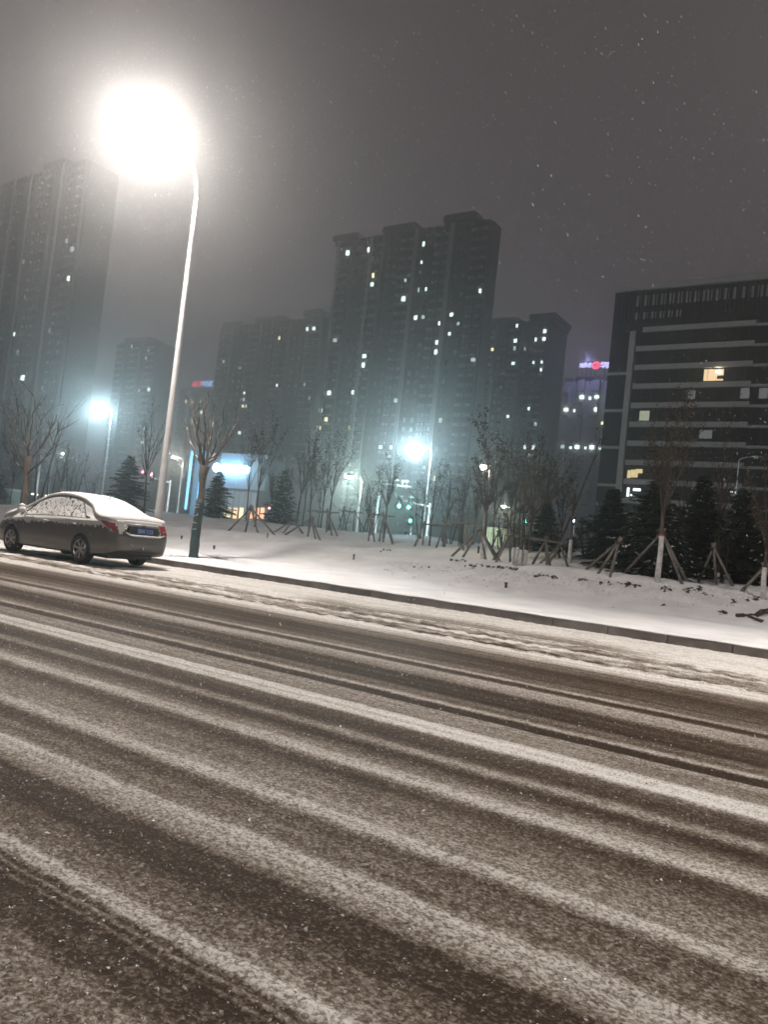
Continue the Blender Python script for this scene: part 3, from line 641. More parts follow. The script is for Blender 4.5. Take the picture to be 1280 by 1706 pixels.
# ---------------------------------------------------------------- cars
exec_car = True
PAINT = pbr('grey_brown_paint', (.085, .077, .070), .32, .25, .5)
PAINT.node_tree.nodes['Principled BSDF'].inputs['Coat Weight'].default_value = .6
PAINT.node_tree.nodes['Principled BSDF'].inputs['Coat Roughness'].default_value = .12
def snow_mix(mt, zc, slope, soft, nscale, amt, zg=1.0):
    """snow stuck to the upper flank in ragged clumps: object-space height against noise"""
    b_ = mt.node_tree.nodes['Principled BSDF']; nt_ = mt.node_tree
    tcn = N(mt, 'ShaderNodeTexCoord'); sp_ = N(mt, 'ShaderNodeSeparateXYZ'); L(mt, tcn.outputs['Object'], sp_.inputs[0])
    a = N(mt, 'ShaderNodeMath', operation='MULTIPLY_ADD'); a.inputs[1].default_value = slope; L(mt, sp_.outputs['X'], a.inputs[0]); zm = N(mt, 'ShaderNodeMath', operation='MULTIPLY'); zm.inputs[1].default_value = zg; L(mt, sp_.outputs['Z'], zm.inputs[0]); L(mt, zm.outputs[0], a.inputs[2])
    n = N(mt, 'ShaderNodeTexNoise'); n.inputs['Scale'].default_value = nscale; n.inputs['Detail'].default_value = 4; n.inputs['Roughness'].default_value = .65
    mp_ = N(mt, 'ShaderNodeMapping'); mp_.inputs['Scale'].default_value = (1, 1, .55); L(mt, tcn.outputs['Object'], mp_.inputs[0]); L(mt, mp_.outputs[0], n.inputs['Vector'])
    c_ = N(mt, 'ShaderNodeMath', operation='MULTIPLY_ADD'); c_.inputs[1].default_value = amt; L(mt, n.outputs['Fac'], c_.inputs[0]); L(mt, a.outputs[0], c_.inputs[2])
    mr = N(mt, 'ShaderNodeMapRange'); mr.inputs['From Min'].default_value = zc; mr.inputs['From Max'].default_value = zc+soft; L(mt, c_.outputs[0], mr.inputs['Value'])
    # nothing on the front end's face
    d = N(mt, 'ShaderNodeBsdfPrincipled'); d.inputs['Base Color'].default_value = (.70, .68, .67, 1); d.inputs['Roughness'].default_value = .8
    bm_ = N(mt, 'ShaderNodeBump'); bm_.inputs['Strength'].default_value = .9; bm_.inputs['Distance'].default_value = .03
    L(mt, c_.outputs[0], bm_.inputs['Height']); L(mt, bm_.outputs[0], d.inputs['Normal'])
    ms = N(mt, 'ShaderNodeMixShader'); L(mt, mr.outputs[0], ms.inputs[0]); L(mt, b_.outputs[0], ms.inputs[1]); L(mt, d.outputs[0], ms.inputs[2])
    L(mt, ms.outputs[0], nt_.nodes['Material Output'].inputs['Surface'])
snow_mix(PAINT, 1.035, .032, .02, 13, .34)
GLASS = pbr('car_glass', (.012, .013, .013), .08, spec=.6)
snow_mix(GLASS, .395, .0, .03, 19, .95, .0)
TYRE = noisy('tyre_rubber', (.012, .012, .012), (.03, .029, .028), 20, .85)
ALLOY = pbr('alloy_rim', (.55, .54, .53), .28, .85)
TRIM = pbr('black_trim', (.014, .014, .014), .45)
CHROME = pbr('chrome', (.6, .6, .6), .18, 1.0)
TAILR = pbr('tail_lamp_red', (.24, .012, .020), .12, spec=.7); TAILR.node_tree.nodes['Principled BSDF'].inputs['Coat Weight'].default_value = 1
TAILC = pbr('tail_lamp_clear', (.35, .33, .32), .12, spec=.7)
def T(tab):
    def f(x):
        if x <= tab[0][0]: return tab[0][1]
        for i in range(len(tab)-1):
            x0, v0 = tab[i]; x1, v1 = tab[i+1]
            if x <= x1:
                m0 = (v1-v0)/(x1-x0) if i == 0 else (v1-tab[i-1][1])/(x1-tab[i-1][0])
                m1 = (v1-v0)/(x1-x0) if i+2 >= len(tab) else (tab[i+2][1]-v0)/(tab[i+2][0]-x0)
                h = x1-x0; t = (x-x0)/h
                return (2*t**3-3*t*t+1)*v0+(t**3-2*t*t+t)*h*m0+(-2*t**3+3*t*t)*v1+(t**3-t*t)*h*m1
        return tab[-1][1]
    return f
cZB = T([(0, .34), (.12, .28), (.5, .23), (1, .20), (3.6, .19), (4.2, .2), (4.5, .22), (4.65, .30)])
cW = T([(0, .66), (.05, .72), (.14, .785), (.35, .825), (.9, .85), (2.3, .852), (3.6, .845), (4.1, .82), (4.35, .77), (4.55, .68), (4.65, .55)])
cZL = T([(0, .95), (.3, .985), (1, .975), (2, .945), (3, .905), (3.6, .86), (4.1, .78), (4.5, .68), (4.65, .60)])
cZT = T([(0, 1.045), (.1, 1.075), (.45, 1.10), (.65, 1.135), (1.0, 1.285), (1.4, 1.42), (1.8, 1.485), (2.2, 1.50), (2.6, 1.465), (2.9, 1.385), (3.2, 1.25), (3.5, 1.09), (3.68, 1.01), (4.0, .945), (4.4, .83), (4.58, .73), (4.65, .65)])
cWR = T([(0, .60), (.12, .70), (.45, .725), (.7, .69), (1.0, .635), (1.4, .585), (1.8, .565), (2.6, .565), (2.9, .59), (3.2, .635), (3.5, .69), (3.75, .72), (4.1, .69), (4.45, .60), (4.65, .42)])
def sect(x):
    zb, w_, zl, zt, wr = cZB(x), cW(x), cZL(x), cZT(x), cWR(x)
    dk = sstep(.55, .95, x)*(1-sstep(3.3, 3.7, x)); zr = zt-.03-.045*dk
    return [(0, zb), (w_*.55, zb), (w_*.90, zb+.01), (w_*.965, zb+.10), (w_, zb*.45+zl*.55), (w_*.985, zl-.07), (w_*.955, zl-.005), (wr+(w_*.955-wr)*.45, zl+(zr-zl)*.5), (wr, zr), (wr*.82, zt-.008-.012*dk), (wr*.45, zt), (0, zt)]
def cr1(p0, p1, p2, p3, t):
    return tuple(.5*((2*b)+(c-a)*t+(2*a-5*b+4*c-d)*t*t+(-a+3*b-3*c+d)*t**3) for a, b, c, d in zip(p0, p1, p2, p3))
def S(x, v):                      # v 0..11 along the half section; returns y, z
    P = sect(x); i = min(int(v), len(P)-2); t = v-i
    return cr1(P[max(i-1, 0)], P[i], P[i+1], P[min(i+2, len(P)-1)], t)
def lean(x, z):
    k_ = max(0, 1-x/.6); fr_ = max(0, 1-(4.65-x)/.5)
    return x+k_*(.13*sstep(.70, 1.05, z)+.03*(1-sstep(.2, .5, z))) - fr_*.10*sstep(.45, .75, z)
def SP(x, v, off=0.0, side=1):
    y, z = S(x, v)
    if off:
        y2, z2 = S(x, min(v+.05, 11)); y1, z1 = S(x, max(v-.05, 0)); dy, dz = y2-y1, z2-z1; l_ = math.hypot(dy, dz) or 1
        y += dz/l_*off; z += -dy/l_*off
    return (lean(x, z), y*side, z)
def v_at(x, z, lo=2.0, hi=8.0):
    for _ in range(26):
        m_ = (lo+hi)/2
        if S(x, m_)[1] < z: lo = m_
        else: hi = m_
    return lo
def build_car():
    t = empty('parked_car', (-13.83, 11.31, .035), math.pi)
    tag(t, 'grey-brown sedan under a blanket of snow, parked against the kerb on the left', 'car')
    NX = 200; xs_ = [4.65*(.12*(.5-.5*math.cos(math.pi*i/NX))+.88*i/NX) for i in range(NX+1)]; vs = [11*i/110 for i in range(111)]
    rows = []
    for x in xs_:
        h_ = [SP(x, v) for v in vs]; rows.append(h_+[(a, -b, c_) for a, b, c_ in h_[-2:0:-1]])
    m_ = MB(); nc = len(rows[0])
    for r_ in rows: m_.v += r_
    for i in range(NX):
        for j in range(nc): m_.face((i*nc+j, i*nc+(j+1) % nc, (i+1)*nc+(j+1) % nc, (i+1)*nc+j))
    for base, sgn in ((0, -1), (NX*nc, 1)):      # slightly domed end caps
        prev = [base+j for j in range(nc)]
        for q, kx_ in ((.85, .02), (.6, .035), (.3, .045)):
            cur = []
            for j in range(nc):
                x_, y_, z_ = m_.v[base+j]; cur.append(len(m_.v)); m_.v.append((x_+sgn*kx_, y_*q, .62+(z_-.62)*q*.5+(z_-.62)*.5))
            for j in range(nc):
                f_ = (prev[j], prev[(j+1) % nc], cur[(j+1) % nc], cur[j]); m_.face(f_ if sgn > 0 else f_[::-1])
            prev = cur
        # close: zip the narrow ring
        half = nc//2
        for j in range(half):
            a, b_, c_, d = prev[j], prev[j+1], prev[(nc-j-1) % nc], prev[(nc-j) % nc]
            f_ = [a, b_, c_, d]
            f_ = list(dict.fromkeys(f_)); m_.face(tuple(f_) if sgn > 0 else tuple(f_[::-1]))
    body = m_.build('body', PAINT, t, True); fix_normals(body)
    # wheel openings: faces inside the arches are left out, a rolled lip follows each opening
    import bmesh
    bb = bmesh.new(); bb.from_mesh(body.data)
    kill = [f_ for f_ in bb.faces if abs(f_.calc_center_median().y) > .5 and min(math.hypot(f_.calc_center_median().x-xw, f_.calc_center_median().z-.315) for xw in (1.03, 3.73)) < .352]
    bmesh.ops.delete(bb, geom=kill, context='FACES'); bb.to_mesh(body.data); bb.free()
    for xw in (1.03, 3.73):
        for s_ in (-1, 1):
            lp = MB(); r1 = []; r2 = []; r3 = []
            for j in range(37):
                q = math.radians(-22+224*j/36); ring_ = []
                for R_, o_ in ((.338, -.10), (.340, .006), (.350, .012), (.375, .010), (.382, .002)):
                    x_, z_ = xw+R_*math.cos(q), .315+R_*math.sin(q); z2 = max(z_, cZB(x_)+.02)
                    ring_.append(SP(x_-.0, v_at(x_, z2, 1.9, 6), o_, s_)[:2]+(z2,))
                r1.append(ring_)
            lp.grid(r1); lp.build('arch_lip', PAINT, t, True)
    # dark wheel-arch liners
    for xw in (1.03, 3.73):
        for s_ in (-1, 1):
            l_ = MB(); rows_ = []
            for yy in (.52, .60, .70, .78):
                rows_.append([(xw+.358*math.cos(q), s_*yy, .315+.358*math.sin(q)) for q in [math.pi*j/18 for j in range(-1, 20)]])
            l_.grid(rows_); l_.build('wheel_arch', TRIM, t, True)
    ub = MB(); ub.box(.35, 4.4, -.60, .60, .17, .26); ub.build('underbody', TRIM, t)
    # wheels
    for xw in (1.03, 3.73):
        for s_ in (-1, 1):
            w_ = MB(); R_ = .315; hw_ = .10
            w_.lathe([(.205, -hw_), (.235, -hw_-.006), (.29, -hw_), (R_-.006, -hw_*.75), (R_, -hw_*.5), (R_, hw_*.5), (R_-.006, hw_*.75), (.29, hw_), (.235, hw_+.006), (.205, hw_)], 40, 'Y')
            wh = w_.build('wheel', TYRE, t, True, loc=(xw, s_*.735, R_-.012))
            rm = MB(); so = s_*.085
            rm.lathe([(.215, s_*.10), (.205, s_*.108), (.19, s_*.095), (.188, s_*-.06)], 40, 'Y')
            rm.lathe([(.001, so+s_*.012), (.03, so+s_*.01), (.045, so-s_*.004), (.05, so-s_*.03)], 20, 'Y')
            for q in range(7):
                an_ = 2*math.pi*q/7+.2; ca, sa = math.cos(an_), math.sin(an_)
                def pt(r_, tw, yy): return (r_*ca-tw*sa, yy, r_*sa+tw*ca)
                A_ = [pt(.035, -.02, so), pt(.035, .02, so), pt(.198, .030, so+s_*.005), pt(.198, -.030, so+s_*.005)]
                B_ = [pt(.035, -.02, so-s_*.03), pt(.035, .02, so-s_*.03), pt(.198, .030, so-s_*.03), pt(.198, -.030, so-s_*.03)]
                rm.quad(*A_); rm.quad(B_[0], B_[1], A_[1], A_[0]); rm.quad(A_[1], B_[1], B_[2], A_[2]); rm.quad(A_[3], A_[2], B_[2], B_[3]); rm.quad(A_[0], A_[3], B_[3], B_[0])
            rm.build('rim', ALLOY, wh)
            bk = MB(); bk.lathe([(.001, -s_*.0), (.19, -s_*.0)], 24, 'Y'); bk.build('brake_disc', TRIM, wh)
    # doors, side windows
    for s_ in (1, -1):
        for nm, xa, xb in (('rear', 1.0, 2.09), ('front', 2.105, 3.30)):
            rows_ = []
            for k_ in range(15):
                z = .30+(.93-.30)*k_/14; x0_ = xa
                if nm == 'rear':
                    dz = z-.315; x0_ = 1.03+math.sqrt(max(0, .40**2-dz*dz)) if abs(dz) < .40 else 1.03
                    x0_ = max(x0_, 1.03)
                rw = []
                for q in range(15):
                    x = x0_+(xb-x0_)*q/14; zz = min(z, cZL(x)-.025) if k_ == 14 else z
                    rw.append(SP(x, v_at(x, zz), .005, s_))
                rows_.append(rw)
            d_ = MB(); d_.grid(rows_); do = d_.build('door', PAINT, t, True)
            hx = xa+.16 if nm == 'front' else xa+.22
            h_ = MB(); yh = SP(hx+.1, v_at(hx+.1, .83), .03, s_)[1]; h_.tube([(hx, yh-.02*s_, .835), (hx+.03, yh, .84), (hx+.15, yh, .845), (hx+.18, yh-.02*s_, .845)], .013, 8); h_.build('door_handle', PAINT, do, True)
        for xa, xb, sa_, sb_ in ((.98, 2.07, .12, 1), (2.13, 3.38, 1, .05)):
            rows_ = []
            for k_ in range(9):
                rw = []
                for q in range(17):
                    x = xa+(xb-xa)*q/16; f_ = sstep(.90, 1.5, x)*(1-sstep(2.95, 3.52, x)*.85)
                    vt = 6.25+1.72*max(.10, f_); v = 6.22+(vt-6.22)*k_/8
                    rw.append(SP(x, v, .007, s_))
                rows_.append(rw)
            g_ = MB(); g_.grid(rows_); g_.build('side_window', GLASS, t, True)
        # dark drip rail arching over the windows
        dr = MB(); dr.tube([SP(x, 6.28+1.80*max(.08, sstep(.86, 1.5, x)*(1-sstep(2.95, 3.55, x)*.85)), .012, s_) for x in [.86+2.66*q/40 for q in range(41)]], .011, 6); dr.build('window_seal', TRIM, t, True)
        # mirror
        mr = MB(); bx_, by_, bz_ = SP(3.28, 6.6, .0, s_)
        rows_ = []
        for k_ in range(9):
            th = math.pi*k_/8; rows_.append([(bx_-.02+.07*math.cos(th), by_+s_*.17+.11*math.sin(th)*math.cos(q), bz_+.07+.085*math.sin(th)*math.sin(q)) for q in [2*math.pi*j/12 for j in range(13)]])
        mr.grid(rows_); mr.tube([(bx_, by_-.01*s_, bz_+.0), (bx_, by_+.09*s_, bz_+.04)], .02, 6); mo = mr.build('mirror', PAINT, t, True)
        sm = MB(); sm.tube([(bx_-.02, by_+s_*.09, bz_+.145), (bx_-.02, by_+s_*.17, bz_+.17), (bx_-.02, by_+s_*.25, bz_+.145)], [.03, .045, .03], 8); sm.build('snow_cover', SNOW_CAR, mo, True)
        # tail lamp: side wing and rear face
        tl = MB(); rows_ = []
        for k_ in range(7):
            rw = []
            for q in range(13):
                x = .015+.40*q/12; f_ = q/12; zt_ = .985+.0*f_; zb_ = .76+.215*f_**.9
                z = zb_+(zt_-zb_)*k_/6; z = min(z, cZL(x)-.01)
                rw.append(SP(x, v_at(x, z), .010, s_))
            rows_.append(rw)
        tl.grid(rows_); lo_ = tl.build('tail_lamp', TAILR, t, True)
        tc_ = MB(); rows_ = []
        for k_ in range(7):
            rw = []
            for q in range(7):
                z = .78+.20*k_/6; y = (.66-.22*q/6*(.6+.4*k_/6)); rw.append((lean(0, z)-.010-.02*q/6-.012, s_*y, z))
            rows_.append(rw)
        tc_.grid(rows_); tc_.build('lamp_lens', TAILC if s_ > 0 else TAILR, lo_, True)
        hl = MB(); rows_ = []
        for k_ in range(5):
            rows_.append([SP(4.12+.40*q/8, v_at(4.12+.40*q/8, .60+(.10+.04*q/8)*k_/4, 2, 8), .008, s_) for q in range(9)])
        hl.grid(rows_); hl.build('headlight', TAILC, t, True)
    # rear face: boot recess, plate, chrome, emblem, bumper seam
    rx = lambda z: lean(0, z)-.050
    pn = MB(); pn.box(rx(.80)-.012, rx(.80)+.06, -.40, .40, .735, .915); pn.build('boot_recess', TRIM, t)
    pl = MB(); pl.box(rx(.80)-.035, rx(.80)-.013, -.22, .22, .755, .885); plate = pl.build('number_plate', pbr('plate_blue', (.02, .07, .26), .4), t)
    pt_ = glyphs('W 115', 'plate_text', pbr('plate_white', (.42, .5, .62), .5), (rx(.80)-.036, -.045, .82), .125, math.pi/2, -math.pi/2, .004, plate)
    pt2 = glyphs('晋', 'plate_text', pt_.data.materials[0], (rx(.80)-.036, .155, .82), .10, math.pi/2, -math.pi/2, .004, plate)
    ch = MB(); ch.box(rx(.93)-.035, rx(.93)+.03, -.42, .42, .925, .945); ch.build('boot_trim', CHROME, t)
    em = MB(); em.tube([(rx(.93)-.05, .042*math.cos(q), .915+.042*math.sin(q)) for q in [2*math.pi*j/16 for j in range(17)]], .008, 6, False); em.tube([(rx(.93)-.05, -.05, .915), (rx(.93)-.05, .05, .915)], .008, 6); em.build('badge', CHROME, t)
    sm = MB(); sm.tube([(rx(.7)-.03, .52, .765), (rx(.7)-.042, .40, .722), (rx(.7)-.048, .2, .715), (rx(.7)-.05, 0, .713), (rx(.7)-.048, -.2, .715), (rx(.7)-.042, -.40, .722), (rx(.7)-.03, -.52, .765)], [.012, .022, .024, .025, .024, .022, .012], 8)
    sm.tube([(rx(.95)-.03, y_, .957) for y_ in (-.42, -.2, 0, .2, .42)], [.01, .018, .02, .018, .01], 8)
    for q in range(26):
        y_ = rnd.choice((-1, 1))*rnd.uniform(.42, .66); z_ = rnd.uniform(.74, 1.0); r_ = rnd.uniform(.012, .032)
        sm.lathe([(.001, r_), (r_*.8, r_*.6), (r_, 0), (r_*.7, -r_*.7), (.001, -r_)], 7, 'X', c=(rx(z_)+.03+.05*(abs(y_)-.42)*2, y_, z_))
    sm.build('clinging_snow', SNOW_CAR, t, True)
    bl = MB(); bl.tube([SP(.0, v_at(.0, .36), .004, 1)]+[(rx(.36)+.012, y_, .36) for y_ in (.5, .25, 0, -.25, -.5)]+[SP(.0, v_at(.0, .36), .004, -1)], .012, 6); bl.build('bumper_strip', TRIM, t, True)
    # snow blanket over boot, rear window, roof, windscreen and bonnet
    rows_ = []; NXs = 110; vv = [8.02+2.98*i/22 for i in range(23)]
    for i in range(NXs+1):
        x = .02+4.50*i/NXs; rw = []
        for sgn in (1, -1):
            seq = vv if sgn == 1 else vv[-2::-1]
            for v in seq:
                # on the boot the blanket spreads to the shoulder
                ve = v
                k_ = 1-sstep(.5, 1.1, x)+sstep(3.5, 3.9, x)
                lo_v = 8.02-1.15*max(0, min(1, k_))
                ve = lo_v+(v-8.02)/(11-8.02)*(11-lo_v)
                edge = sstep(0, .45, (v-8.02))*sstep(0, .10, x-.0)*sstep(0, .15, 4.56-x)
                cr_ = SP(x, ve, 0, 1)
                th = .012+edge*(.050+.012*noise.noise(Vector((x*3, sgn*ve*1.5, 2))))+.006*noise.noise(Vector((x*16, sgn*ve*5, 6)))
                p_ = SP(x, ve, max(.003, th), sgn); rw.append(p_)
        rows_.append(rw)
    sk = MB(); sk.grid(rows_); sk.build('snow_cover', SNOW_CAR, t, True)
    an2 = MB(); an2.tube([(1.35, 0, 1.40), (1.28, 0, 1.56)], [.012, .006], 6); an2.build('aerial', TRIM, t, True)
    return t
car = build_car()

def small_car(loc, rz, paint, label, lights='front', s=1.0):
    t = empty('parked_car' if lights is None else 'car', loc, rz); tag(t, label, 'car', 'distant cars')
    NX = 26; rows_ = []
    for i in range(NX+1):
        x = 4.65*i/NX; h_ = [SP(x, 11*j/22) for j in range(23)]; rows_.append(h_+[(a, -b, c_) for a, b, c_ in h_[-2::-1]])
    m_ = MB(); m_.grid(rows_); m_.face(tuple(range(len(rows_[0])))); k0 = NX*len(rows_[0]); m_.face(tuple(k0+j for j in range(len(rows_[0])-1, -1, -1)))
    m_.build('body', paint, t, True)
    for xw in (1.03, 3.73):
        for s_ in (-1, 1):
            w_ = MB(); w_.lathe([(.001, -s_*.1), (.31, -s_*.1), (.31, s_*.1), (.2, s_*.11), (.001, s_*.1)], 18, 'Y'); w_.build('wheel', TYRE, t, True, loc=(xw, s_*.78, .31))
    for s_ in (-1, 1):
        for xa, xb in ((1.05, 2.05), (2.15, 3.2)):
            g_ = MB(); g_.grid([[SP(xa+(xb-xa)*q/5, 6.4+1.4*k_/3, .01, s_) for q in range(6)] for k_ in range(4)]); g_.build('side_window', GLASSD, t, True)
        l_ = MB(); l_.lathe([(.001, .12), (.11, .08), (.14, 0)], 10, 'X', c=(4.60, s_*.52, .64)); l_.build('headlight', emis('headlight', (1, .98, .88), 260) if lights == 'front' else TAILC, t)
        l_ = MB(); l_.lathe([(.001, -.10), (.11, -.06), (.13, 0)], 10, 'X', c=(.02, s_*.55, .82)); l_.build('tail_lamp', emis('tail_glow', (1, .05, .05), 40) if lights == 'rear' else TAILR, t)
    return t
SILV = pbr('silver_paint', (.35, .35, .36), .35, .6)
p = at(583, 880, 62); small_car((p.x, 62, .05), math.radians(-62), SILV, 'distant car with glaring white headlights under the pale green lamp')
p = at(775, 880, 66); small_car((p.x, 66, .05), math.radians(20), noisy('white_paint', (.6, .6, .6), (.7, .7, .7), 2, .4), 'pale distant car half hidden behind the staked saplings', lights=None)

# ---------------------------------------------------------------- trees
def bend_path(rn, p, d, length, n, wob, up=0.0):
    pts = [Vector(p)]; d = Vector(d).normalized()
    for i in range(n):
        d = (d+Vector((rn.uniform(-1, 1), rn.uniform(-1, 1), rn.uniform(-1, 1)))*wob+Vector((0, 0, up))).normalized()
        pts.append(pts[-1]+d*(length/n))
    return pts
def limb(mb, rn, p, d, length, r, depth, lst, wob=.12, up=.05, split=(2, 4), spread=.55, shrink=.62, sides=5):
    n = 5 if depth > 0 else 3
    pts = bend_path(rn, p, d, length, n, wob, up)
    mb.tube(pts, [r*(1-.65*i/n) for i in range(n+1)], max(3, sides), False)
    lst.append((pts, depth))
    if depth <= 0: return
    for _ in range(rn.randint(*split)):
        i = rn.randint(1, n); base = pts[i]; dd = (pts[i]-pts[i-1]).normalized()
        a = Vector((rn.uniform(-1, 1), rn.uniform(-1, 1), rn.uniform(-.3, .8))).normalized()
        nd = (dd+a*spread*rn.uniform(.7, 1.3)).normalized()
        limb(mb, rn, base, nd, length*shrink*rn.uniform(.7, 1.1), r*(1-.65*i/n)*.62, depth-1, lst, wob*1.1, up, split, spread, shrink, sides-1)
def leaves_on(mb, rn, lst, n, size, near=1):
    tips = [q for q in lst if q[1] <= near]
    if not tips: return
    for _ in range(n):
        pts, _d = rn.choice(tips); i = rn.randrange(len(pts)-1); p_ = pts[i].lerp(pts[i+1], rn.random())
        p_ = p_+Vector((rn.gauss(0, .04), rn.gauss(0, .04), rn.gauss(-.02, .04)))
        a = Vector((rn.uniform(-1, 1), rn.uniform(-1, 1), rn.uniform(-1, .4))).normalized(); b_ = a.orthogonal().normalized(); s_ = size*rn.uniform(.5, 1.3)
        mb.quad(p_, p_+a*s_*.5+b_*s_*.22, p_+a*s_, p_+a*s_*.5-b_*s_*.25)
def bare_tree(loc, h, label, seed, kind='fan', r=.06, leaves=200, white=0.0, lean_=(0, 0), group='bare trees on the bank', fork=.35, nl=6, depth=3, spread=.5, name='bare_tree', leaf=.10, red=True):
    rn = random.Random(seed); t = empty(name, loc); tag(t, label, 'tree', group)
    L_ = Vector((lean_[0], lean_[1], 1)).normalized()
    tr_ = MB(); nseg = 6; pts = bend_path(rn, (0, 0, -.1), L_, h*fork+.1, nseg, .04)
    tr_.tube(pts, [r*(1.25-.45*i/nseg) if i else r*1.5 for i in range(nseg+1)], 8, True)
    tr_.build('trunk', BARK if r > .052 else TWIG, t, True)
    cr_ = MB(); lst = []
    for i in range(nl):
        an_ = 2*math.pi*i/nl+rn.uniform(-.4, .4); tilt = spread*rn.uniform(.5, 1.2)
        d = (L_+Vector((math.cos(an_)*tilt, math.sin(an_)*tilt, 0))).normalized()
        base = pts[-1] if rn.random() < .65 else pts[-2].lerp(pts[-1], rn.random())
        limb(cr_, rn, base, d, h*(1-fork)*rn.uniform(.6, .8), r*.5, depth-1, lst, .10, .06, (2, 4), .5, .6, 5)
    if kind == 'fan':
        limb(cr_, rn, pts[-1], L_, h*(1-fork)*.85, r*.65, depth-1, lst, .06, .05, (3, 5), .5, .55, 5)
    cr_.build('crown', TWIG, t)
    if leaves:
        lv = MB(); leaves_on(lv, rn, lst, leaves, leaf); lv.build('foliage', DRYLEAF, t)
    if white:
        wb = MB(); k_ = white/(h*fork); q = Vector(pts[0]).lerp(pts[-1], min(1, k_))
        n_ = max(2, int(nseg*k_)+1); wp = [p_ for p_ in pts if p_.z < white]; wp.append(pts[len(wp)] if len(wp) < len(pts) else pts[-1])
        rr_ = [r*1.5+.012 if i == 0 else r*(1.25-.45*i/nseg)+.012 for i in range(len(wp))]
        rr_[0] = r*1.3+.012; wb.tube(wp, rr_, 10); wo = wb.build('painted_base', LIME, t, True)
        if red: rb = MB(); rb.tube([wp[-1]-Vector((0, 0, .001)), wp[-1]+Vector((0, 0, .05))+L_*.0], rr_[-1]+.003, 10); rb.build('red_band', REDPAINT, t, True)
    return t
def clump(loc, h, label, seed, stems=4, spread=.3, r=.035, leaves=160, white=0.0, group='multi-stemmed bare saplings', depth=2, leaf=.10):
    rn = random.Random(seed); t = empty('sapling', loc); tag(t, label, 'sapling', group)
    lst = []; cr_ = MB(); st = []
    for i in range(stems):
        an_ = 2*math.pi*i/stems+rn.uniform(-.5, .5); tilt = spread*rn.uniform(.3, 1.1)
        d = Vector((math.cos(an_)*tilt, math.sin(an_)*tilt, 1)).normalized(); b_ = Vector((math.cos(an_)*.10*stems/4, math.sin(an_)*.10*stems/4, -.1))
        L1 = h*rn.uniform(.75, 1); pts = bend_path(rn, b_, d, L1, 8, .07, .04)
        s_ = MB(); s_.tube(pts, [r*(1-.75*k_/8) for k_ in range(9)], 6, False); s_.build('stem', TWIG, t, True); lst.append((pts, 1))
        for k_ in range(3, 9):
            for _ in range(rn.randint(0, 2)):
                a = Vector((rn.uniform(-1, 1), rn.uniform(-1, 1), rn.uniform(.3, 1.2))).normalized()
                limb(cr_, rn, pts[k_], a, h*.24*rn.uniform(.5, 1.1), r*.35, depth-1, lst, .14, .06, (1, 3), .6, .6, 4)
        if white:
            w_ = MB(); w_.tube([pts[0], pts[1], pts[1].lerp(pts[2], .8)], r+.012, 7); w_.build('painted_base', LIME, t, True)
    cr_.build('crown', TWIG, t)
    if leaves: lv = MB(); leaves_on(lv, rn, lst, leaves, leaf); lv.build('foliage', DRYLEAF, t)
    return t
def spruce(loc, h, rad, label, seed, snow=.35, dens=1.0, group='dark spruces'):
    rn = random.Random(seed); t = empty('spruce', loc); tag(t, label, 'spruce', group)
    tr_ = MB(); tr_.tube([(0, 0, -.1), (0, 0, h*.5), (0, 0, h)], [.035*h, .02*h, .006], 7); tr_.build('trunk', BARK, t, True)
    cr_ = MB(); sn_ = MB(); nw = int(22*dens+h*3)
    for wI in range(nw):
        f_ = wI/nw; z = h*(.05+.93*f_**.92); L0 = rad*(1-f_)**.78*(1 if f_ > .06 else .75)+.06
        nb = max(4, int((10-6*f_)*dens+rn.random()))
        a0 = rn.uniform(0, 6.28)
        for b_ in range(nb):
            an_ = a0+6.283*b_/nb+rn.uniform(-.3, .3); zj = z+rn.uniform(-.5, .5)*h/nw*2.2; L1 = L0*rn.choice((.5, .75, .95, 1.05, 1.3))*rn.uniform(.85, 1.15); up = .30*f_-.05+rn.uniform(-.12, .12)
            d = Vector((math.cos(an_), math.sin(an_), up)); side = Vector((-math.sin(an_), math.cos(an_), 0)); ns = max(3, int(L1/.085))
            for s_ in range(ns):
                u_ = (s_+.5)/ns; p_ = Vector((0, 0, zj))+d*(L1*u_)+Vector((0, 0, -.30*L1*u_*u_+.16*L1*u_**3))
                tl = (.10+.26*L1*(1-u_)*.8+.05)*rn.uniform(.7, 1.2)
                for sg_ in (-1, 1):
                    q = p_+side*sg_*tl+d*tl*.55+Vector((0, 0, -tl*rn.uniform(.05, .45)))
                    wv = Vector((0, 0, .028))+d*.03
                    cr_.quad(p_+wv, q+wv*.3, q-wv*.3, p_-wv)
                    wv2 = d*.035-side*sg_*.01
                    cr_.quad(p_+wv2, q+wv2*.25, q-wv2*.25, p_-wv2)
                    if rn.random() < snow*.38:
                        o_ = Vector((0, 0, .022)); a = p_.lerp(q, .15)+o_; c_ = p_.lerp(q, .85)+o_; sn_.quad(a+wv2*.8, c_+wv2*.5, c_-wv2*.5, a-wv2*.8)
    cr_.build('foliage', NEEDLE, t)
    if sn_.f: sn_.build('snow_dusting', SNOW_CAR, t)
    return t
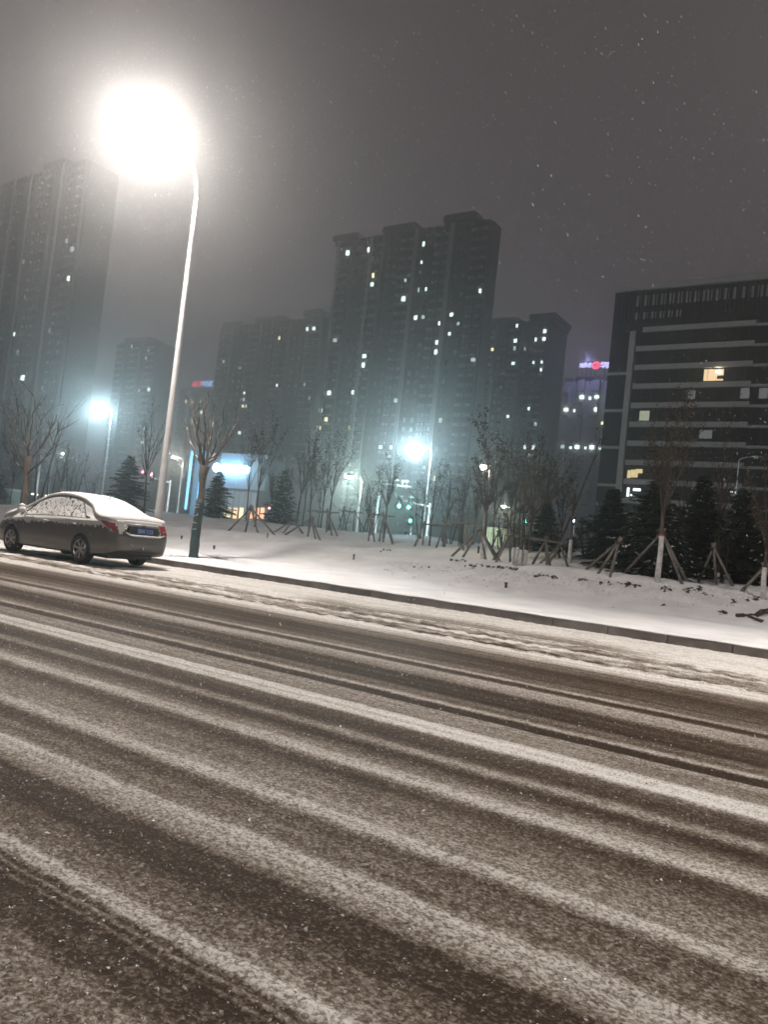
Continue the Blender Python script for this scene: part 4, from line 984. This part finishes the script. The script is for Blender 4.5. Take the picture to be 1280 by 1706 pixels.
def stakes(apex, feet, label, Y=None, rail=None, r=.042, group='wooden support frames around the trees'):
    """apex pixel, feet pixels; feet stand on the bank, poles meet near the apex"""
    low = max(feet, key=lambda f_: f_[1]-.108*f_[0]); yc = Y or hit(*low).y+.45; F_ = []
    for i, f_ in enumerate(feet):
        yf = yc+(-.45 if f_ == low else (.5, -.3, .15, .6, -.1, .4)[i % 6]); xf = X(f_[0], f_[1], yf); F_.append(Vector((xf, yf, ground_z(xf, yf))))
    A_ = at(apex[0], apex[1], yc); t = empty('support_frame', (A_.x, yc, ground_z(A_.x, yc))); tag(t, label, 'tree support', group)
    o_ = t.location
    for i, f_ in enumerate(F_):
        a = A_
        if rail: 
            k_ = min(1, max(0, (feet[i][0]-rail[0][0])/(rail[1][0]-rail[0][0]))); k_ = 0.03 if k_ < .5 else .97
            a = at(rail[0][0]+(rail[1][0]-rail[0][0])*k_, rail[0][1]+(rail[1][1]-rail[0][1])*k_, yc)
        f2 = f_.copy()
        if abs(f2.y-yc) > 1.6: f2.y = yc+math.copysign(1.6, f2.y-yc); f2.z = ground_z(f2.x, f2.y)
        d = (a-f2).normalized(); m_ = MB(); m_.tube([f2-d*.12-o_, a+d*.14-o_], [r, r*.8], 7); m_.build('pole', WOOD, t, True)
    if rail:
        a, b_ = at(*rail[0], yc), at(*rail[1], yc); d = (b_-a).normalized()
        m_ = MB(); m_.tube([a-d*.12-o_, b_+d*.12-o_], r*.9, 7); m_.build('rail', WOOD, t, True)
        m_ = MB(); off = Vector((.0, .7, .0)); m_.tube([a-d*.1-o_+off, b_+d*.1-o_+off], r*.8, 7); m_.build('rail', WOOD, t, True)
    else:
        m_ = MB(); m_.tube([A_-o_+Vector((-.07, -.07, -.05)), A_-o_+Vector((.07, .07, -.02))], .05, 8); m_.build('binding', TWIG, t)
    return t

# --- the two street trees by the kerb
def pollard(px, py, Y, fork_px, tips, label, seed, wrap_py=None, twigs=0, rbase=.118):
    b_ = hit(px, py) if Y is None else Vector((X(px, py, Y), Y, ground_z(X(px, py, Y), Y)))
    t = empty('street_tree', b_); tag(t, label, 'tree', 'street trees along the kerb'); rn = random.Random(seed)
    yb = b_.y; fk = at(fork_px[0], fork_px[1], yb)-b_
    tr_ = MB(); n_ = 10; pts = [Vector((fk.x*(i/n_)+.02*math.sin(i*1.3), fk.y*(i/n_)+.015*math.cos(i*1.7), fk.z*i/n_)) for i in range(n_+1)]; pts[0].z = -.1
    rad = [rbase*(1.0-.28*i/n_)+(.0 if i < 9 else .03*(i-8)) for i in range(n_+1)]; tr_.tube(pts, rad, 14); tr_.build('trunk', BARK, t, True)
    cr_ = MB(); sn_ = MB(); lst = []
    for (tx, ty, dy, st) in tips:
        s0 = fk*st; e_ = at(tx, ty, yb+dy)-b_; L_ = (e_-s0).length; pp = []
        for i in range(8):
            u_ = i/7; mid = s0.lerp(e_, u_); out_ = Vector((e_.x-s0.x, e_.y-s0.y, 0))*.16*math.sin(math.pi*u_); pp.append(mid+out_+Vector((rn.gauss(0, .025), rn.gauss(0, .025), rn.gauss(0, .02))))
        cr_.tube(pp, [.040*(1-.72*i/7) for i in range(8)], 7); lst.append((pp, 1))
        for i in range(2, 8):
            if rn.random() < .65+twigs*.1:
                for _ in range(1+twigs):
                    a = (pp[i]-pp[i-1]).normalized()+Vector((rn.uniform(-1, 1), rn.uniform(-1, 1), rn.uniform(-.2, .7)))*.7; limb(cr_, rn, pp[i], a, rn.uniform(.2, .6)*(1+.5*twigs), .016, 1 if twigs == 0 else 2, lst, .12, .03, (1, 3), .6, .6, 4)
            if rn.random() < .45:
                a = pp[i-1].lerp(pp[i], .2); c_ = pp[i-1].lerp(pp[i], .8); rr_ = .040*(1-.72*i/7); sn_ = MB(); sn_.tube([a+Vector((-.3*rr_, -.6*rr_, rr_*.7)), c_+Vector((-.3*rr_, -.6*rr_, rr_*.7))], rr_*.45, 6); sn_.build('snow_patch', SNOW_CAR, t, True)
    cr_.build('crown', BARK, t, True)
    if wrap_py:
        top = at(fork_px[0], wrap_py, yb).z-b_.z; k_ = top/fk.z; nn = 14; wp = []; wr = []
        for i in range(nn):
            u_ = k_*i/(nn-1); j = min(int(u_*n_), n_-1); q = u_*n_-j; wp.append(pts[j].lerp(pts[j+1], q)); wr.append(rad[j]*(1-q)+rad[j+1]*q+.016+.010*(i % 3 == 0))
        w_ = MB(); w_.tube(wp, wr, 14); wo = w_.build('trunk_wrap', WRAP, t, True)
        bd = MB()
        for u_, tl in ((.50, .05), (.62, -.04), (.70, .06), (.86, .04), (.97, -.03)):
            j = min(int(u_*(nn-1)), nn-2); c_ = wp[j]; R_ = wr[j]+.012
            bd.tube([(c_.x+R_*math.cos(q), c_.y+R_*math.sin(q), c_.z+tl*math.cos(q+.6)) for q in [math.pi*(1.25+.5*k2/12) for k2 in range(13)]], .007, 5)
        bd.build('binding_tape', LIME, wo, True)
    return t
pollard(321, 929, None, (341, 776), [(318, 668, .2, 1), (309, 700, .5, .97), (345, 668, -.3, 1), (350, 700, .1, .96), (326, 690, -.5, 1), (396, 698, .3, 1), (372, 700, -.4, .98), (358, 690, .8, 1), (384, 712, -.9, .97), (333, 715, .7, 1)], 'pollarded street tree with a dark wrapped trunk, right of the tall white lamp pole', 5, wrap_py=833)
pollard(36, 870, 15.0, (47, 760), [(30, 668, .5, 1), (58, 662, -.4, 1), (95, 690, .4, .9), (18, 700, -.5, .85), (70, 690, .8, .95), (44, 690, 0, 1), (98, 720, -.4, .75), (6, 735, .3, .8)], 'twiggy brown street tree rising behind the sedan bonnet', 9, twigs=1, rbase=.13)

ORD = ['first', 'second', 'third', 'fourth', 'fifth', 'sixth', 'seventh', 'eighth', 'ninth', 'tenth', 'eleventh', 'twelfth']
def top_h(b_, px, py): return max(1.2, at(px, py, b_.y).z-b_.z)
def place(px, py, Ymin=None, Yf=None):
    b_ = hit(px, py)
    if Yf: x_ = X(px, py, Yf); b_ = Vector((x_, Yf, ground_z(x_, Yf)))
    return b_
# spruces: (px, py base, px top, py top, half width px, Y or None, label, snow)
SPR = [(206, 858, 216, 757, 36, 27, 'bushy dark spruce between the sedan roof and the white lamp pole', .4),
 (358, 860, 362, 785, 27, 33, 'spruce tinted blue under the glowing shop sign', .5),
 (467, 868, 477, 782, 25, 33, 'slim pointed spruce in the middle, left of the bare tree row', .5),
 (905, 925, 913, 838, 28, 30, 'dark spruce below the twiggy crown, left of the pruned trunk', .4),
 (1012, 940, 1020, 812, 38, 27, 'dark spruce at the left foot of the office block', .15),
 (1085, 962, 1095, 792, 62, 23.5, 'largest dark spruce behind the trunk with the white base', .9),
 (1160, 962, 1170, 790, 36, 27, 'dark spruce next right of the largest one', .3),
 (1232, 970, 1240, 812, 44, 25.5, 'dark spruce near the right edge of the bank', .3),
 (1288, 985, 1296, 850, 30, 27, 'dark spruce cut by the right edge', .3),
 (-6, 850, 0, 790, 18, 36, 'small dark spruce at the left edge beyond the pavement', .4)]
for i, (bx, by, tx, ty, hw_, Yf, lb, sn_) in enumerate(SPR):
    b_ = place(bx, by, Yf=Yf); h_ = top_h(b_, tx, ty); dist = (b_-Vector((0, 0, CAM_H))).dot(FW); spruce(b_, h_, hw_*dist/FPX*(1.15 if bx > 1000 else 1), lb, 40+i, sn_, 1.35 if bx > 1000 else 1.0)
# single bare trees
b_ = hit(1096, 970); bare_tree(b_, top_h(b_, 1120, 690), 'tallest bare tree on the bank, lower trunk painted white with a red ring', 71, r=.055, leaves=1500, white=.95, fork=.42, nl=8, spread=.36, depth=3, leaf=.09)
b_ = hit(1272, 1000); bare_tree(b_, top_h(b_, 1290, 790), 'bare tree with a white painted base at the right edge', 72, r=.045, leaves=500, white=.75, fork=.4, nl=6, spread=.4, red=False)
b_ = hit(805, 931); bare_tree(b_, top_h(b_, 835, 735), 'thick staked bare tree with a pale painted base right of the yellow lamp', 73, r=.062, leaves=1800, white=.65, fork=.40, nl=8, spread=.42, red=False)
b_ = place(880, 925, Yf=29); bare_tree(b_, top_h(b_, 895, 740), 'dense twiggy tree with clinging dark leaves left of the leaning bare stem', 74, r=.06, leaves=2000, fork=.34, nl=9, spread=.55, leaf=.09, depth=4)
b_ = place(922, 925, Yf=28); bare_tree(b_, top_h(b_, 960, 705), 'single long bare stem leaning right against the sky', 75, r=.04, leaves=30, fork=.7, nl=2, spread=.10, depth=2, lean_=(.30, 0), name='leaning_stem')
b_ = hit(949, 938); t_ = bare_tree(b_, top_h(b_, 962, 810), 'pruned dark trunk with a knobbly top and white base', 76, r=.055, leaves=60, white=.62, fork=.62, nl=3, spread=.25, depth=2, red=False)
FT = [(409, 876, 397, 715, 31, 'forked bare tree behind the shop sign'), (424, 888, 440, 708, 27, 'bare tree with spreading crown right of the shop sign'), (494, 872, 500, 745, 33, 'bare tree just right of the slim spruce'),
      (514, 884, 520, 740, 29, 'bare tree with a dense crown left of the pale green lamp'), (548, 880, 556, 735, 30, 'bare tree with leaves clinging, next left of the pale green lamp'), (640, 888, 652, 768, 29, 'bare staked tree beside the snowy camera mast'),
      (716, 905, 722, 775, 28, 'forked bare tree in front of the green signal pole'), (789, 895, 792, 790, 33, 'thin bare tree left of the yellow lamp pole'), (238, 860, 243, 690, 30, 'tall bare tree rising behind the bushy spruce'), (148, 850, 151, 785, 36, 'small twiggy tree above the sedan roof'),
      (1190, 975, 1200, 720, 27, 'faint bare tree in front of the office block between two spruces'), (450, 870, 452, 780, 34, 'thin bare tree left of the slim spruce'), (530, 876, 536, 790, 35, 'short bare tree in the row left of the pale green lamp'),
      (503, 876, 508, 735, 36, 'dense twiggy tree behind the row just right of the slim spruce'), (534, 876, 541, 742, 37, 'twiggy tree standing furthest back in the row left of the pale green lamp'),
      (612, 880, 616, 806, 38, 'small bare tree behind the car headlights'), (738, 892, 744, 785, 33, 'bare tree with thin crown just right of the green signal pole'), (768, 893, 775, 770, 34, 'bare tree with thin crown behind the railed frame'),
      (822, 905, 832, 745, 33, 'dark bare tree right behind the thick staked tree'), (850, 908, 862, 750, 34, 'dark leafy-topped tree left of the dense twiggy one'), (905, 915, 918, 765, 33, 'dark twiggy tree right behind the small spruce'),
      (933, 922, 944, 790, 31, 'low twiggy tree beneath the leaning stem'), (14, 850, 16, 730, 33, 'bare tree at the left edge behind the street tree'), (96, 850, 98, 745, 31, 'bare tree among the saplings behind the sedan roof'), (1140, 958, 1146, 770, 31, 'faint bare tree behind the gap between the two right spruces')]
for i, (bx, by, tx, ty, Yf, lb) in enumerate(FT):
    b_ = place(bx, by, Yf=Yf); bare_tree(b_, top_h(b_, tx, ty), lb, 90+i, r=.036+.008*(i % 3), leaves=(1000 if i in (1, 3, 4, 13, 14, 15, 19, 20, 21) else 450), leaf=.08, fork=.33+.04*(i % 3), nl=5+i % 3, spread=.34)
CL = [(60, 850, 62, 665, 24, 4, .16, 'tall multi-stemmed bare sapling behind the sedan windscreen'), (118, 850, 118, 748, 27, 4, .22, 'multi-stemmed bare sapling behind the sedan roof'), (82, 850, 85, 740, 30, 3, .3, 'thin curved sapling between the two behind the sedan'),
      (604, 876, 609, 815, 33, 2, .22, 'low thin sapling right of the pale green lamp'), (620, 884, 624, 790, 31, 3, .12, 'thin upright sapling left of the snowy camera mast'), (750, 893, 752, 815, 30, 3, .2, 'thin upright saplings right of the green signals'),
      (768, 893, 770, 812, 29, 3, .15, 'thin upright saplings left of the yellow lamp pole'), (836, 905, 842, 840, 30, 4, .3, 'low thin saplings in front of the yellowish boarding'), (855, 910, 858, 820, 29, 3, .2, 'upright saplings left of the twiggy crown'),
      (572, 880, 572, 828, 34, 3, .2, 'thin saplings under the pale green lamp'), (475, 876, 470, 820, 34, 3, .3, 'low saplings at the foot of the slim spruce'), (978, 935, 985, 860, 29, 5, .45, 'low bushy shrub left of the office spruce'), (940, 935, 940, 880, 28, 6, .6, 'low dark shrub at the pruned trunk'),
      (1150, 960, 1152, 850, 29, 4, .3, 'thin shrub between the dark spruces'), (700, 890, 700, 800, 33, 3, .2, 'thin sapling behind the pedestrian signal')]
for i, (bx, by, tx, ty, Yf, st, sp_, lb) in enumerate(CL):
    b_ = place(bx, by, Yf=Yf); clump(b_, top_h(b_, tx, ty), lb, 150+i, st, sp_, leaves=(900 if 'shrub' in lb else 110))
b_ = hit(866, 941); clump(b_, top_h(b_, 880, 790), 'clump of thin stems with white painted feet inside the railed frame', 180, 6, .16, r=.04, leaves=260, white=1)
b_ = hit(1205, 972); clump(b_, top_h(b_, 1215, 860), 'clump of white-footed stems near the right edge', 181, 5, .2, r=.035, leaves=160, white=1)
# supports
ST = [((418, 846), [(409, 884), (431, 886), (457, 891), (380, 870)], None, 'stakes round the bare trees right of the shop sign'),
 ((489, 866), [(457, 887), (472, 885), (505, 888)], None, 'stakes at the foot of the tree right of the slim spruce'),
 ((519, 864), [(474, 892), (526, 894), (533, 901), (512, 898)], None, 'stakes left of the pale green lamp, spread wide'),
 ((552, 858), [(545, 875), (554, 887), (562, 894)], ((516, 851), (547, 852)), 'railed stake frame left of the pale green lamp'),
 ((582, 852), [(566, 862), (611, 877), (580, 866), (590, 868)], ((572, 851), (592, 853)), 'small railed stake frame above the car headlights'),
 ((641, 857), [(614, 903), (624, 904), (640, 894), (655, 903), (657, 886), (632, 899)], ((618, 856), (640, 858)), 'fan of stakes left of the green signals'),
 ((725, 872), [(691, 911), (727, 914), (738, 915), (706, 893), (741, 900)], ((706, 873), (742, 875)), 'stake frame in front of the green signal pole'),
 ((760, 870), [(742, 905), (772, 917), (781, 903)], ((740, 868), (778, 872)), 'railed stake frame right of the green signals'),
 ((800, 882), [(753, 928), (772, 917), (832, 925), (836, 932), (813, 912)], None, 'wide stakes round the thick tree with the pale base'),
 ((832, 884), [(820, 905), (836, 907), (842, 900)], None, 'thin stakes in front of the yellowish boarding'),
 ((880, 896), [(820, 937), (827, 938), (888, 940), (918, 945), (914, 921), (852, 925)], ((848, 891), (912, 901)), 'large railed frame of weathered poles with snow on its rail'),
 ((934, 908), [(900, 939), (915, 922), (948, 934)], None, 'stakes left of the pruned trunk'),
 ((1032, 902), [(976, 952), (999, 943), (1017, 963)], None, 'low stakes left of the largest spruce'),
 ((1104, 887), [(1040, 944), (1137, 973), (1145, 970), (1100, 955)], None, 'tripod of stakes round the tree with the red-ringed base'),
 ((1150, 908), [(1170, 934), (1142, 960), (1180, 930)], None, 'stakes half hidden between the two right spruces'),
 ((1190, 912), [(1222, 977), (1195, 967), (1165, 955)], None, 'stakes beside the white-footed clump near the right edge'),
 ((1275, 945), [(1234, 985), (1237, 986), (1300, 990)], None, 'thick stakes at the right edge')]
for a, f_, rl_, lb in ST: stakes(a, f_, lb, rail=rl_)

# ---------------------------------------------------------------- small things on the snow
def peg(px, py, h_, r_, label, kind='post'):
    b_ = hit(px, py); t = empty('ground_peg', b_); tag(t, label, 'peg', 'short dark pegs in the snow')
    m_ = MB(); m_.tube([(0, 0, -.05), (0, 0, h_*.75), (.01, 0, h_)], [r_, r_, r_*.8], 8); m_.build('post', BLACKP, t, True)
    m_ = MB(); m_.tube([(0, 0, h_*.78), (0, 0, h_+.02)], r_*1.35, 8); m_.build('cap', DARKMETAL, t, True)
for px, py, h_, r_, lb in ((356, 916, .11, .035, 'small dark peg beside the wrapped street tree'), (445, 897, .14, .02, 'thin dark peg on the slope below the shop sign'), (589, 934, .16, .022, 'thin dark peg on the snow below the headlights'), (843, 979, .12, .036, 'stubby dark peg on the pavement snow below the railed frame'),
                           (676, 892, .16, .03, 'short dark peg in front of the green signals'), (797, 922, .24, .035, 'taller dark peg left of the pale painted trunk'), (1001, 949, .15, .03, 'dark peg below the office spruce'), (302, 899, .1, .03, 'tiny dark peg right of the sedan')): peg(px, py, h_, r_, lb)
lf = MB(); rn = random.Random(77)
for cx_, cy_, n_, sp_ in ((760, 935, 8, 10), (790, 945, 16, 16), (830, 948, 26, 18), (856, 950, 14, 8), (905, 962, 12, 14), (922, 965, 22, 6), (970, 968, 22, 9), (1005, 974, 10, 12), (1045, 976, 26, 10), (1062, 978, 8, 6), (1110, 984, 30, 8), (1155, 986, 20, 14), (1168, 984, 14, 6), (1180, 992, 6, 12), (1205, 1023, 6, 5), (1220, 1008, 12, 14), (700, 948, 8, 20), (1106, 1010, 3, 6), (640, 918, 5, 20), (1260, 1000, 14, 16)):
    for _ in range(n_):
        p_ = hit(rn.gauss(cx_, sp_*.6), rn.gauss(cy_, 1.6)); a = Vector((rn.uniform(-1, 1), rn.uniform(-1, 1), rn.uniform(-.2, .9))).normalized(); b2 = a.orthogonal().normalized(); s_ = rn.uniform(.03, .10); p_.z += .01
        lf.quad(p_-a*s_, p_+b2*s_*.5, p_+a*s_, p_-b2*s_*.55+Vector((0, 0, .02)))
tag(lf.build('leaf_litter', DRYLEAF), 'scattered dark dead leaves poking through the snow along the slope', 'leaf litter', kind='stuff')
# fallen branches at right
fb = empty('fallen_branch', hit(1255, 1034)); tag(fb, 'tangle of dark broken branches lying on the pavement snow at the right', 'branches'); fo = fb.location
def gp(px, py, up=.03): q = hit(px, py)-fo; q.z += up; return q
m_ = MB()
for pa in (((1228, 1028), (1242, 1029), (1256, 1032), (1272, 1038)), ((1240, 1029), (1252, 1029), (1262, 1027), (1280, 1020), (1300, 1010)), ((1252, 1030), (1262, 1037), (1271, 1038)), ((1262, 1030), (1274, 1026), (1290, 1024)), ((1258, 1027), (1268, 1022), (1276, 1019), (1290, 1018))):
    m_.tube([gp(a, b_, .03+.02*(i % 2)) for i, (a, b_) in enumerate(pa)], .022, 6)
m_.tube([gp(1228, 1028), gp(1240, 1029)], .05, 7); m_.build('branches', TWIG, fb)
# footprints: real dents are in the terrain noise; a few kicked-up lumps beside the stakes
lm = MB()
for _ in range(900):
    px = rn.uniform(640, 1280); base = 928+(px-640)*.092; q = hit(px, base+abs(rn.gauss(0, 12))+4); r_ = rn.uniform(.015, .06)
    k0 = len(lm.v); lm.lathe([(r_*1.1, -.01), (r_, r_*.25), (r_*.6, r_*.6), (.001, r_*.75)], 7, c=(q.x, q.y, q.z))
    for j in range(k0, len(lm.v)): x_, y_, z_ = lm.v[j]; lm.v[j] = (x_+rn.uniform(-.25, .25)*r_, y_+rn.uniform(-.25, .25)*r_, z_)
tag(lm.build('snow_clods', SNOW, smooth=True), 'small clods of snow kicked up along the slope', 'snow clods', kind='stuff')

# loose grains and ice chips on the near carriageway
GRAIN = pbr('snow_grain', (.42, .39, .365), .35, spec=.5)
gr_ = MB(); rn = random.Random(31)
for _ in range(9000):
    y_ = .9+5.6*rn.random()**1.5; x_ = -y_*1.25+rn.uniform(-1.15, 1.15)*y_*.95
    k0 = len(gr_.v); s_ = rn.uniform(.0022, .006)*(1.5 if rn.random() < .06 else 1)*(1+.10*y_); zz = .012
    q_ = [Vector((rn.uniform(-1, 1), rn.uniform(-1, 1), rn.uniform(-.2, .8))).normalized()*s_*rn.uniform(.6, 1.3) for _k in range(4)]
    gr_.v += [(x_+v_.x, y_+v_.y, zz+v_.z) for v_ in q_]
    for f_ in ((0, 1, 2), (0, 2, 3), (0, 3, 1), (1, 3, 2)): gr_.face(tuple(k0+i for i in f_))
tag(gr_.build('snow_grains', GRAIN), 'loose snow grains and ice chips strewn over the near carriageway', 'snow grains', kind='stuff')

# ---------------------------------------------------------------- falling snow
FL = pbr('snowflake', (.85, .85, .87), .6)
fs = MB(); rn = random.Random(12)
wind = Vector((.45, .1, -.9)).normalized()
for _ in range(20000):
    y = 1.2+30*rn.random()**.8; x = -y*1.6+rn.uniform(-.1, 1)*y*1.9; z = rn.uniform(.1, 1.2+y*.85)
    if (Vector((x, y, z))-Vector((0, 0, CAM_H))).length < 4.0: continue
    if z < 3.2 and rn.random() < .85: continue
    s_ = rn.uniform(.0021, .0044)*(1.4 if rn.random() < .12 else 1)*(.6+.03*y)
    a = (wind+Vector((rn.gauss(0, .14), rn.gauss(0, .14), rn.gauss(0, .14)))).normalized(); b_ = a.orthogonal().normalized(); c_ = a.cross(b_); p_ = Vector((x, y, z))
    k0 = len(fs.v); fs.v += [tuple(p_+a*s_*4.2), tuple(p_+b_*s_), tuple(p_+c_*s_), tuple(p_-b_*s_), tuple(p_-c_*s_*.8), tuple(p_-a*s_*4.0)]
    for q in ((0, 1, 2), (0, 2, 3), (0, 3, 4), (0, 4, 1), (5, 2, 1), (5, 3, 2), (5, 4, 3), (5, 1, 4)): fs.face(tuple(k0+i for i in q))
for _ in range(2600):
    p_ = Vector((-16.8+rn.gauss(0, 2.6), 12.6+rn.gauss(0, 2.4), 10.6+rn.gauss(0, 2.6)))
    s_ = rn.uniform(.003, .006); a = (wind+Vector((rn.gauss(0, .25), rn.gauss(0, .25), rn.gauss(0, .25)))).normalized(); b_ = a.orthogonal().normalized(); c_ = a.cross(b_)
    k0 = len(fs.v); fs.v += [tuple(p_+a*s_*4.2), tuple(p_+b_*s_), tuple(p_+c_*s_), tuple(p_-b_*s_), tuple(p_-c_*s_*.8), tuple(p_-a*s_*4.0)]
    for q in ((0, 1, 2), (0, 2, 3), (0, 3, 4), (0, 4, 1), (5, 2, 1), (5, 3, 2), (5, 4, 3), (5, 1, 4)): fs.face(tuple(k0+i for i in q))
tag(fs.build('falling_snow', FL), 'snowflakes drifting down through the lamp light', 'falling snow', kind='stuff')

# ---------------------------------------------------------------- haze
hb = MB(); hb.box(-450, 165, -66, 400, -2.5, 124)
hm = bpy.data.materials.new('night_haze'); hm.use_nodes = True; hm.node_tree.nodes.clear()
ho = N(hm, 'ShaderNodeOutputMaterial'); pv = N(hm, 'ShaderNodeVolumePrincipled')
pv.inputs['Color'].default_value = (.93, .94, .96, 1); pv.inputs['Density'].default_value = HAZE_DENSITY; pv.inputs['Anisotropy'].default_value = HAZE_G
L(hm, pv.outputs[0], ho.inputs['Volume'])
tag(hb.build('haze', hm), 'snowy night haze filling the air', 'haze', kind='stuff')
